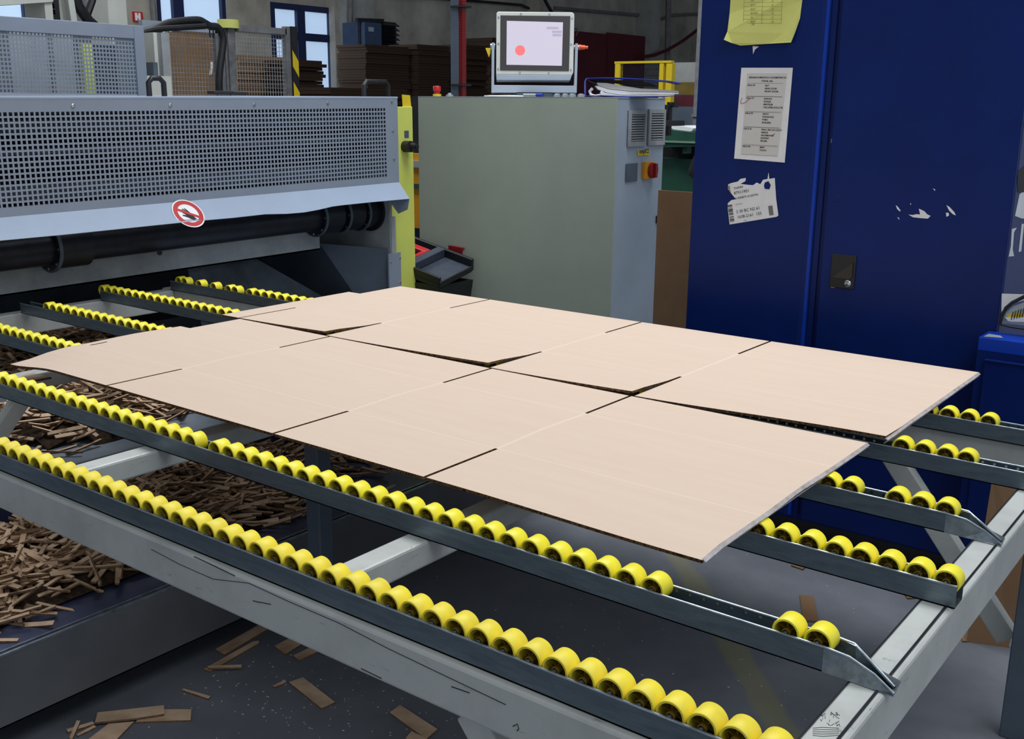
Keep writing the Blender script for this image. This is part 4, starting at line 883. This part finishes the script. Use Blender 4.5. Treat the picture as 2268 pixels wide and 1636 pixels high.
# open binder on the cabinet
def BP(px, py, o=0): p = PY(px, py, CYF + .12 + o); return p
t = thing('ring_binder', 'open blue ring binder stuffed with papers lying on the cabinet', 'binder', Vector((BP(1390, 212).x, CYF + .2, zc)))
dpt = Vector((-.12, .17, 0))
def strip3(pts, th, mt, name, off=0, dd=dpt):
    b = MB(); P_ = [BP(x, y, off) for x, y in pts]; n = len(P_)
    b.add([p for p in P_] + [p + dd for p in P_], [(k, k + 1, n + k + 1, n + k) for k in range(n - 1)]); return b.build(name, mt, t, solid=th)
strip3([(1297, 212), (1297, 180), (1300, 173), (1340, 172), (1380, 173), (1440, 176), (1485, 180), (1509, 185)], .005, 'binder', 'cover')
strip3([(1297, 212), (1340, 212), (1420, 215), (1480, 213), (1514, 210)], .004, 'penblue', 'back_cover')
def page_or_shade(pts, mt, off, dd=dpt * .9): b = MB(); b.prism([BP(x, y, off) for x, y in pts], dd); return b.build('paper_or_shade', mt, t)
page_or_shade([(1322, 183), (1345, 184), (1380, 190), (1420, 196), (1455, 197), (1502, 201), (1503, 204), (1450, 203), (1400, 202), (1350, 197), (1325, 190)], 'paperin', .02)
page_or_shade([(1318, 190), (1326, 191), (1350, 198), (1400, 203), (1450, 204), (1503, 205), (1503, 208), (1440, 209), (1380, 210), (1345, 205), (1325, 198)], 'paper', .012)
page_or_shade([(1330, 203), (1345, 206), (1380, 211), (1440, 210), (1495, 209), (1490, 212), (1420, 213), (1345, 213), (1330, 210)], 'paper', .006)
page_or_shade([(1303, 177), (1330, 176), (1400, 178), (1440, 184), (1460, 192), (1400, 190), (1350, 181), (1318, 184)], 'black', .06, dpt * .6)  # black block standing in for the shade under the cover
b = MB(); b.tube([BP(x, y, .02) for x, y in ((1312, 196), (1306, 202), (1309, 210), (1318, 213), (1330, 211), (1340, 206), (1332, 203))], .009, 8); b.build('rolled_page', 'paper', t, smooth=True)
# orange frame strip behind the cabinet edge
lo, hi = rectY(908, 340, 931, 610, 5.62, .05, z0=0); b = MB(); b.box(lo, (hi[0], hi[1], hi[2])); fo = tag(b.build('orange_frame', 'orange'), 'orange yellow upright showing between lime post and grey cabinet', 'frame')
for y0, y1, mt in ((356, 371, 'mwhite'), (407, 417, 'green'), (505, 526, 'shaft')):
    l2, h2 = rectY(908, y0, 931, y1, 5.60, .02); b = MB(); b.box(l2, h2); b.build('cross_piece', mt, fo)
lo, hi = rectY(895, 213, 925, 340, 5.8, .05, z0=0); b = MB(); b.box(lo, hi); tag(b.build('dark_post', 'black'), 'dark post behind the lime end post', 'post')
# toolbox on a steel stand
q = PY(1048, 619, 4.95); xb = q.x; zr = q.z; NR = PX(968, 628, xb + .004); FR_ = PX(1045, 590, xb + .004); FL = PY(980, 565, FR_.y); yn = 4.635; NR.y = 4.63
ztop = zr - .20; xl_ = xb - .46
b = MB(); b.box((xl_, yn, ztop - .03), (xb + .02, 4.965, ztop))
for x in (xl_ + .02, xb - .02):
    for y in (yn + .02, 4.945): b.box((x - .015, y - .015, 0), (x + .015, y + .015, ztop - .03))
tag(b.build('steel_stand', 'shaft'), 'low dark steel stand carrying the black tool box', 'stand')
t = thing('tool_box', 'open black plastic tool box with red handle, beside the grey cabinet', 'tool box', (xb - .23, (yn + 4.95) / 2, ztop))
b = MB(); x0, x1, y0, y1 = xl_ + .02, xb, yn, 4.95; e = .018
b.box((x0 + e, y0 + e, ztop), (x1 - e - .01, y1 - e, ztop + .02))
b.add([(x0 + .02, y0 + .02, ztop), (x1 - .02, y0 + .02, ztop), (x1 - .02, y1 - .02, ztop), (x0 + .02, y1 - .02, ztop), (x0, y0, zr), (x1, y0, zr), (x1, y1, zr), (x0, y1, zr), (x0 + e, y0 + e, zr), (x1 - e, y0 + e, zr), (x1 - e, y1 - e, zr), (x0 + e, y1 - e, zr), (x0 + .03, y0 + .03, ztop + .02), (x1 - .03, y0 + .03, ztop + .02), (x1 - .03, y1 - .03, ztop + .02), (x0 + .03, y1 - .03, ztop + .02)],
      [(0, 1, 5, 4), (1, 2, 6, 5), (2, 3, 7, 6), (3, 0, 4, 7), (4, 5, 9, 8), (5, 6, 10, 9), (6, 7, 11, 10), (7, 4, 8, 11), (9, 10, 14, 13), (10, 11, 15, 14), (11, 8, 12, 15), (8, 9, 13, 12)])
b.build('bin', 'black', t)
uL = (FL - FR_); uC = (FR_ - NR); nL = uL.cross(uC).normalized(); nL = nL if nL.z > 0 else -nL
def lidp(a, c, h=0): return NR + uL * (1 - a) + uC * c + nL * h
def lb_(a0, a1, c0, c1, h0, h1, mb):
    mb.add([lidp(a, c, h) for h in (h0, h1) for (a, c) in ((a0, c0), (a1, c0), (a1, c1), (a0, c1))], [(0, 3, 2, 1), (4, 5, 6, 7), (0, 1, 5, 4), (1, 2, 6, 5), (2, 3, 7, 6), (3, 0, 4, 7)])
b = MB(); lb_(-1.3, 1, 0, 1, -.018, 0, b); b.build('lid_tray', 'plastic_grey', t, bevel=.003)
b = MB(); lb_(-1.3, 1.02, .97, 1.05, -.03, .05, b); lb_(-1.3, 1.02, .0, .06, -.04, .035, b); lb_(1.0, 1.05, .0, .97, -.03, .010, b); b.build('lid_rim', 'black', t, bevel=.006)
b = MB(); lb_(-.12, .12, .061, .969, .001, .055, b); b.build('lid_ridge', 'plastic_grey', t, bevel=.006)
b = MB(); lb_(-.8, -.16, .62, .78, .02, .05, b); lb_(-.28, -.16, .30, .619, .02, .05, b); b.build('handle', 'red', t, bevel=.006)
b = MB(); p = [PY(x, y, 4.965) for x, y in ((993, 543), (1024, 549), (1024, 555), (1020, 556), (1020, 572), (993, 570))]; b.prism(p, (0, .02, 0)); b.build('latch_flap', 'redswitch', t)
# ------------------------------------------------------------------ blue steel cabinet
BY = 3.9; bz0, bz1 = .09, 2.35
t = thing('steel_cabinet', 'tall deep blue two door steel cabinet with papers taped on', 'cabinet', (-1.45, BY + .2, 0))
b = MB(); b.box((-2.062, BY + .025, .07), (-.855, BY + .47, bz1)); b.build('body', 'blue', t, bevel=.003)
b = MB(); b.box((-2.03, BY + .05, 0), (-.88, BY + .45, .07)); b.build('plinth', 'black', t)
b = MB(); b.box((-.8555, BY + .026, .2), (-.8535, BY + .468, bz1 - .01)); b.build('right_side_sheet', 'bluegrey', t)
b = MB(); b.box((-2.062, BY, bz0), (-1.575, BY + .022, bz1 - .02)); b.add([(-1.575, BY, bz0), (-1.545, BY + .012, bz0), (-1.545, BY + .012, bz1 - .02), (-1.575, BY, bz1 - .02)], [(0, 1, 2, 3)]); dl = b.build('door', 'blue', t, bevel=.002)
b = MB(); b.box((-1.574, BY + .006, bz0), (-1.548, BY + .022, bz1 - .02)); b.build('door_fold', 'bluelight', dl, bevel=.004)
b = MB(); b.box((-1.548, BY + .018, bz0), (-1.522, BY + .026, bz1 - .02)); b.build('inner_strip', 'blue', dl)
b = MB(); b.box((-1.498, BY - .006, bz0), (-.853, BY + .016, bz1 - .02)); dr = b.build('door', 'blue', t, bevel=.003)
b = MB(); b.box((-1.522, BY + .027, bz0), (-1.498, BY + .03, bz1 - .02)); b.build('gap_lining', 'black', t)
b = MB()
for y_ in (94, 104): p = PY(1869, y_, BY + .02); b.box((p.x - .006, BY + .012, p.z - .01), (p.x + .006, BY + .026, p.z + .005))
for y_ in (310, 330): p = PY(1846, y_, BY + .02); b.box((p.x - .006, BY + .012, p.z - .01), (p.x + .006, BY + .026, p.z + .005))
b.build('latch_rod', 'mwhite', t)
FR = BY - .006
lo, hi = rectY(1839, 564, 1894, 639, FR - .006, .008); b = MB(); b.box(lo, hi); hp = b.build('handle_plate', 'black', dr, bevel=.003)
b = MB(); b.prism([PY(x, y, FR - .0065) for x, y in ((1844, 613), (1890, 581), (1888, 612), (1882, 618))], (0, -.004, 0)); b.build('pull_recess', mat('black_gloss', (10, 10, 12), rough=.2), hp)
c = PY(1878, 628, FR - .006); b = MB(); b.lathe(c, (0, -1, 0), [(0, .013), (.005, .013), (.008, .010), (.009, .0002)], 20); b.box((c.x - .001, c.y - .0102, c.z - .005), (c.x + .001, c.y - .009, c.z + .005), 1); b.build('lock', ['screw', 'black'], hp, smooth=True)
b = MB(); text(b, 'EMKA', PY(1840, 637, FR - .0065), XA, ZA, .006, 0, 0); b.build('maker_mark', 'mwhite', hp)
b = MB(); c = PY(1853, 440, FR - .0003); b.lathe(c, (0, -1, 0), [(0, .014), (.0006, .0135), (.0008, .0005)], 18); b.build('dent_mark', 'blue', dr)
def scrap_on_door(pts, yp, mb, mi=0): mb.add([PY(x, y, yp) for x, y in pts], [tuple(range(len(pts)))], mi)
b = MB(); yp = FR - .0008
for pts in ([(1984, 454), (1989, 458), (1995, 467), (1993, 468), (1987, 463)], [(2012, 475), (2022, 476), (2030, 474), (2038, 475), (2035, 462), (2040, 464), (2048, 468), (2053, 474), (2061, 478), (2055, 484), (2040, 483), (2022, 481)], [(2096, 454), (2103, 458), (2114, 470), (2117, 477), (2110, 474), (2102, 466)], [(2095, 471), (2101, 471), (2102, 477), (2096, 480)], [(1987, 481), (1991, 482), (1992, 487)], [(2016, 450), (2018, 450), (2017, 455)], [(2066, 417), (2071, 419), (2071, 423)]): scrap_on_door(pts, yp, b)
b.build('sticker_remains', 'paper', dr)
# stickers on the cabinet's right side
b = MB(); xs_ = -.8525
for pts in ([(2248, 478), (2258, 430), (2266, 424), (2280, 424), (2280, 482), (2264, 484)], [(2241, 507), (2252, 504), (2246, 514), (2243, 552), (2246, 567), (2234, 568), (2239, 545)], [(2263, 495), (2268, 496), (2262, 556), (2256, 558)]): b.add([PX(x, y, xs_) for x, y in pts], [tuple(range(len(pts)))])
b.build('sticker_remains', 'paper', t)
b = MB(); b.add([PX(x, y, xs_ + .0005) for x, y in ((2254, 380), (2290, 350), (2290, 425), (2254, 426))], [(0, 1, 2, 3)]); b.build('dark_patch', 'black', t)
# printed sheets on the left door
def yq(x, y, o=.002): return PY(x, y, BY - o)
def paperthing(name, label, pts, mt, curl=None, cat='paper'):
    b = MB(); P_ = [yq(x, y, .002 + (curl[i] if curl else 0)) for i, (x, y) in enumerate(pts)]; b.add(P_, [tuple(range(len(P_)))]); o = b.build(name, mt, None, solid=.0006); return tag(o, label, cat)
nt_ = paperthing('printed_notice', 'white typed list taped to the left door of the blue cabinet', [(1642, 150), (1756, 150), (1738, 360), (1626, 351)], 'paper')
A_ = yq(1642, 150); Bb = yq(1756, 150); Cc_ = yq(1626, 351); ux = (Bb - A_).normalized(); uyv = (A_ - Cc_).normalized(); wN = (Bb - A_).length; hN = (A_ - Cc_).length
def NP(u_, v_, o=.0012): p = A_ + ux * wN * u_ - uyv * hN * v_; p.y = BY - .002 - o; return p
b = MB(); b.add([NP(.13, .06, .0008), NP(.9, .06, .0008), NP(.87, .95, .0008), NP(.13, .95, .0008)], [(0, 1, 2, 3)]); b.build('inner_sheet', 'paperin', nt_)
b = MB(); s0 = .0085
text(b, 'SEZNAM KOMPLETACI A ROZMISTENI DO', NP(.17, .112), ux, uyv, s0 * .95, 0, .0003); text(b, 'VYROB. HAL', NP(.42, .15), ux, uyv, s0, 0, .0003)
rows = [('HALA 55', .195, ['FIAT', 'REAR DOOR', 'FRONT DOOR']), ('HALA 57', .335, ['EDSCHA', 'KONGS', 'BENTELER', 'U25,U25M,U272,U178']), ('HALA 55', .50, ['IVECO', 'PANASONIC', 'PUMA', 'BORGERS']), ('HALA 55', .67, ['DRAC 38,014,01,25,571', 'NISSAN', 'HILDEBRAND', 'SUNVISO', 'PELZER']), ('HALA 50', .865, ['BMW', 'VOLVO'])]
for h_, v_, its in rows:
    text(b, h_, NP(.15, v_), ux, uyv, s0, 0, .0003)
    for k, s in enumerate(its): text(b, s, NP(.50, v_ + .004 + k * .031), ux, uyv, s0, 0, .0003)
    ve = v_ + .02 + len(its) * .031; b.add([NP(.15, ve), NP(.85, ve), NP(.85, ve + .002), NP(.15, ve + .002)], [(0, 1, 2, 3)]); b.add([NP(.15, v_ - .03), NP(.85, v_ - .03), NP(.85, v_ - .028), NP(.15, v_ - .028)], [(0, 1, 2, 3)])
b.add([NP(.72, .735), NP(.74, .73), NP(.78, .70), NP(.76, .705)], [(0, 1, 2, 3)])
b.build('printed_text', 'ink', nt_)
b = MB(); b.tube([NP(x, y, .0015) for x, y in ((.07, .325), (.045, .36), (.05, .385), (.09, .39), (.15, .37), (.22, .335))], .0008, 5); b.build('red_pen_mark', 'redswitch', nt_)
b = MB()
yl = paperthing('yellow_sheet', 'yellow printed sheet with curled bottom corners at the top of the blue door', [(1620, -30), (1790, -30), (1777, 0), (1772, 40), (1760, 75), (1752, 94), (1700, 97), (1640, 101), (1620, 95), (1603, 88), (1611, 70), (1616, 30)], 'ypaper', [0, 0, 0, .002, .008, .016, .01, .01, .016, .03, .014, .002])
b = MB()
def yt(x, y): return yq(x, y, .0125)
for k in range(7):
    y = -4 + k * 9.2; b.add([yt(1649 - k * .4, y), yt(1734 - k * .8, y), yt(1734 - k * .8, y + .7), yt(1649 - k * .4, y + .7)], [(0, 1, 2, 3)])
for x in (1649, 1690, 1733): b.add([yt(x, -30), yt(x + .7, -30), yt(x - 2.6, 53), yt(x - 3.3, 53)], [(0, 1, 2, 3)])
for k, (s, n_) in enumerate((('VW', '12'), ('38-41', '10'), ('SEAT', '24'), ('SKODA', '16'), ('T5', '12'), ('38-51', '10'))):
    y = 4 + k * 9.2; text(b, s, yt(1662, y), XA, ZA, .009, 0, .0002); text(b, n_, yt(1708, y), XA, ZA, .009, 0, .0002)
text(b, 'OK', yt(1664, 56), XA, ZA, .009, 0, .0002)
b.build('printed_table', 'inkgrey', yl)
b = MB(); b.prism([yq(x, y, .0015) for x, y in ((1667, 102), (1681, 103), (1672, 110), (1668, 120))], (0, -.0004, 0)); tag(b.build('paper_corner', 'paper'), 'small white torn paper corner under the yellow sheet', 'paper')
# torn delivery label
lb = [(1613, 408), (1620, 405), (1634, 402), (1640, 396), (1652, 394), (1651, 401), (1640, 407), (1655, 409), (1668, 410), (1676, 404), (1684, 408), (1690, 398), (1700, 396), (1702, 382), (1704, 396), (1716, 394), (1719, 440), (1724, 477), (1720, 480), (1616, 497), (1612, 462), (1612, 450), (1620, 443), (1630, 441), (1617, 425), (1612, 418)]
o = paperthing('torn_label', 'torn white delivery label with numbers and barcodes on the blue door', lb, 'paper', cat='label')
b = MB(); ux = (yq(1719, 440) - yq(1630, 452)).normalized(); 
ux = (yq(1720, 480) - yq(1616, 497)).normalized(); uyv = Vector((-ux.z, 0, ux.x))
def lt(x, y): return yq(x, y, .0034)
text(b, 'THIMM', lt(1625, 420), ux, uyv, .013); text(b, '87911901', lt(1626, 431), ux, uyv, .0165); text(b, '41400879 A100794', lt(1628, 442), ux, uyv, .0125)
text(b, '2 30 BC N2 61', lt(1631, 472), ux, uyv, .0165); text(b, '1638-2161  155', lt(1633, 484), ux, uyv, .0165); text(b, 'DODACI LIST', lt(1629, 454), ux, uyv, .005); text(b, '27.03.', lt(1647, 490), ux, uyv, .006)
p0 = lt(1617, 491)
for k in range(16):
    if k in (5,): continue
    a = p0 + uyv * (.0042 * k); wd = random.choice((.0012, .0022, .003)); b.add([a, a + ux * .019, a + ux * .019 + uyv * wd, a + uyv * wd], [(0, 1, 2, 3)])
p0 = lt(1614, 430)
for k in range(8): a = p0 + uyv * (.0042 * k); b.add([a, a + ux * .010, a + ux * .010 + uyv * .002, a + uyv * .002], [(0, 1, 2, 3)])
p0 = lt(1704, 477)
for k in range(12): a = p0 + uyv * (.0031 * k); b.add([a, a + ux * .018, a + ux * .018 + uyv * .0019, a + uyv * .0019], [(0, 1, 2, 3)])
b.add([lt(x, y) for x, y in ((1694, 404), (1702, 401), (1707, 410), (1704, 419), (1694, 418), (1692, 411))], [(0, 1, 2, 3, 4, 5)], 1)
b.build('printed_text', ['ink', 'blue'], o)
# ------------------------------------------------------------------ blue drawer unit at the right
dz = .95
a = PZ(2168, 746, dz); x0 = a.x; y0 = a.y
t = thing('drawer_unit', 'low blue steel drawer unit standing before the blue cabinet, right edge', 'cabinet', (x0 + .4, y0 + .07, 0))
y1 = BY - .012
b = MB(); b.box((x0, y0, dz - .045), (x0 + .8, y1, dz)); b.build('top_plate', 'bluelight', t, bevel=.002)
b = MB(); b.box((x0, y0 + .002, .05), (x0 + .8, y1, dz - .045)); b.build('body', 'blue', t)
b = MB(); b.box((x0 + .03, y0 - .010, dz - .40), (x0 + .77, y0 + .002, dz - .072)); b.box((x0 + .03, y0 - .018, dz - .076), (x0 + .77, y0 + .002, dz - .070)); b.build('drawer', 'blue', t, bevel=.001)
b = MB(); b.box((x0 + .03, y0 - .010, .08), (x0 + .77, y0 + .002, dz - .42)); b.build('drawer', 'blue', t, bevel=.001)
b = MB(); b.add([PZ(x, y, dz + .001) for x, y in ((2178, 745), (2190, 739), (2216, 743), (2222, 748))], [(0, 1, 2, 3)]); b.build('worn_patch', 'mwhite', t)
# letter tray with papers on it
def LT(x, y, o=0): return PY(x, y, y0 + .10 + o)
t = thing('letter_tray', 'dark rimmed mesh letter tray holding papers on the blue drawer unit', 'tray', LT(2262, 716)); 
b = MB(); b.tube([LT(x, y) for x, y in ((2214, 718), (2219, 700), (2228, 682), (2242, 670), (2262, 660), (2300, 640))], .006, 8); b.tube([LT(2214, 718), LT(2240, 724), LT(2320, 735)], .004, 6); b.build('rim', 'black', t, smooth=True)
b = MB()
for k in range(9): x = 2244 + k * 6; b.bar(LT(x, 690 - k * 2, .01), LT(x - 4, 708 - k * 1.5, .01), .0025, .0025)
b.build('mesh_side', 'black', t)
b = MB(); b.prism([LT(x, y, .02) for x, y in ((2218, 716), (2224, 695), (2244, 678), (2320, 650), (2320, 725))], (0, .003, 0)); b.build('back_panel', 'plate', t)
for k, (pts, mt, lab) in enumerate(([[(2228, 698), (2250, 694), (2320, 688), (2320, 700), (2250, 704), (2233, 702)], 'safety', 'yellow folded paper in the letter tray'], [[(2226, 702), (2236, 703), (2320, 702), (2320, 714), (2240, 712), (2232, 710)], 'paper', 'white papers under the yellow paper in the letter tray'])):
    b = MB(); b.prism([LT(x, y, .012 - k * .002) for x, y in pts], (0, .006, 0)); tag(b.build('folded_paper', mt), lab, 'paper')
b = MB(); b.prism([PY(x, y, BY - .02) for x, y in ((2218, 690), (2219, 650), (2250, 651), (2290, 652), (2290, 660), (2240, 672))], (0, -.001, 0)); tag(b.build('paper_sheet', 'paper'), 'pale sheet of paper behind the letter tray', 'paper')
# leaning brown board at lower right
b = MB(); P_ = [PY(2188, 1075, 3.55), PY(2268, 1075, 3.55), PY(2300, 1200, 3.52)]; a = PZ(2140, 1421, 0); c = PZ(2232, 1434, 0); top = .56
b.prism([(a.x, a.y, 0), (c.x + .0, c.y, 0), (c.x + .03, c.y + .03, .25), (c.x + .12, c.y + .10, top), (a.x + .0, a.y + .08, top)], (0, .012, 0)); tag(b.build('leaning_board', ['kraftmid']), 'creased brown board leaning upright behind the frame end beam', 'board')
bpy.context.view_layer.update()
for o in list(bpy.data.objects):
    if '_w' in o: del o['_w']
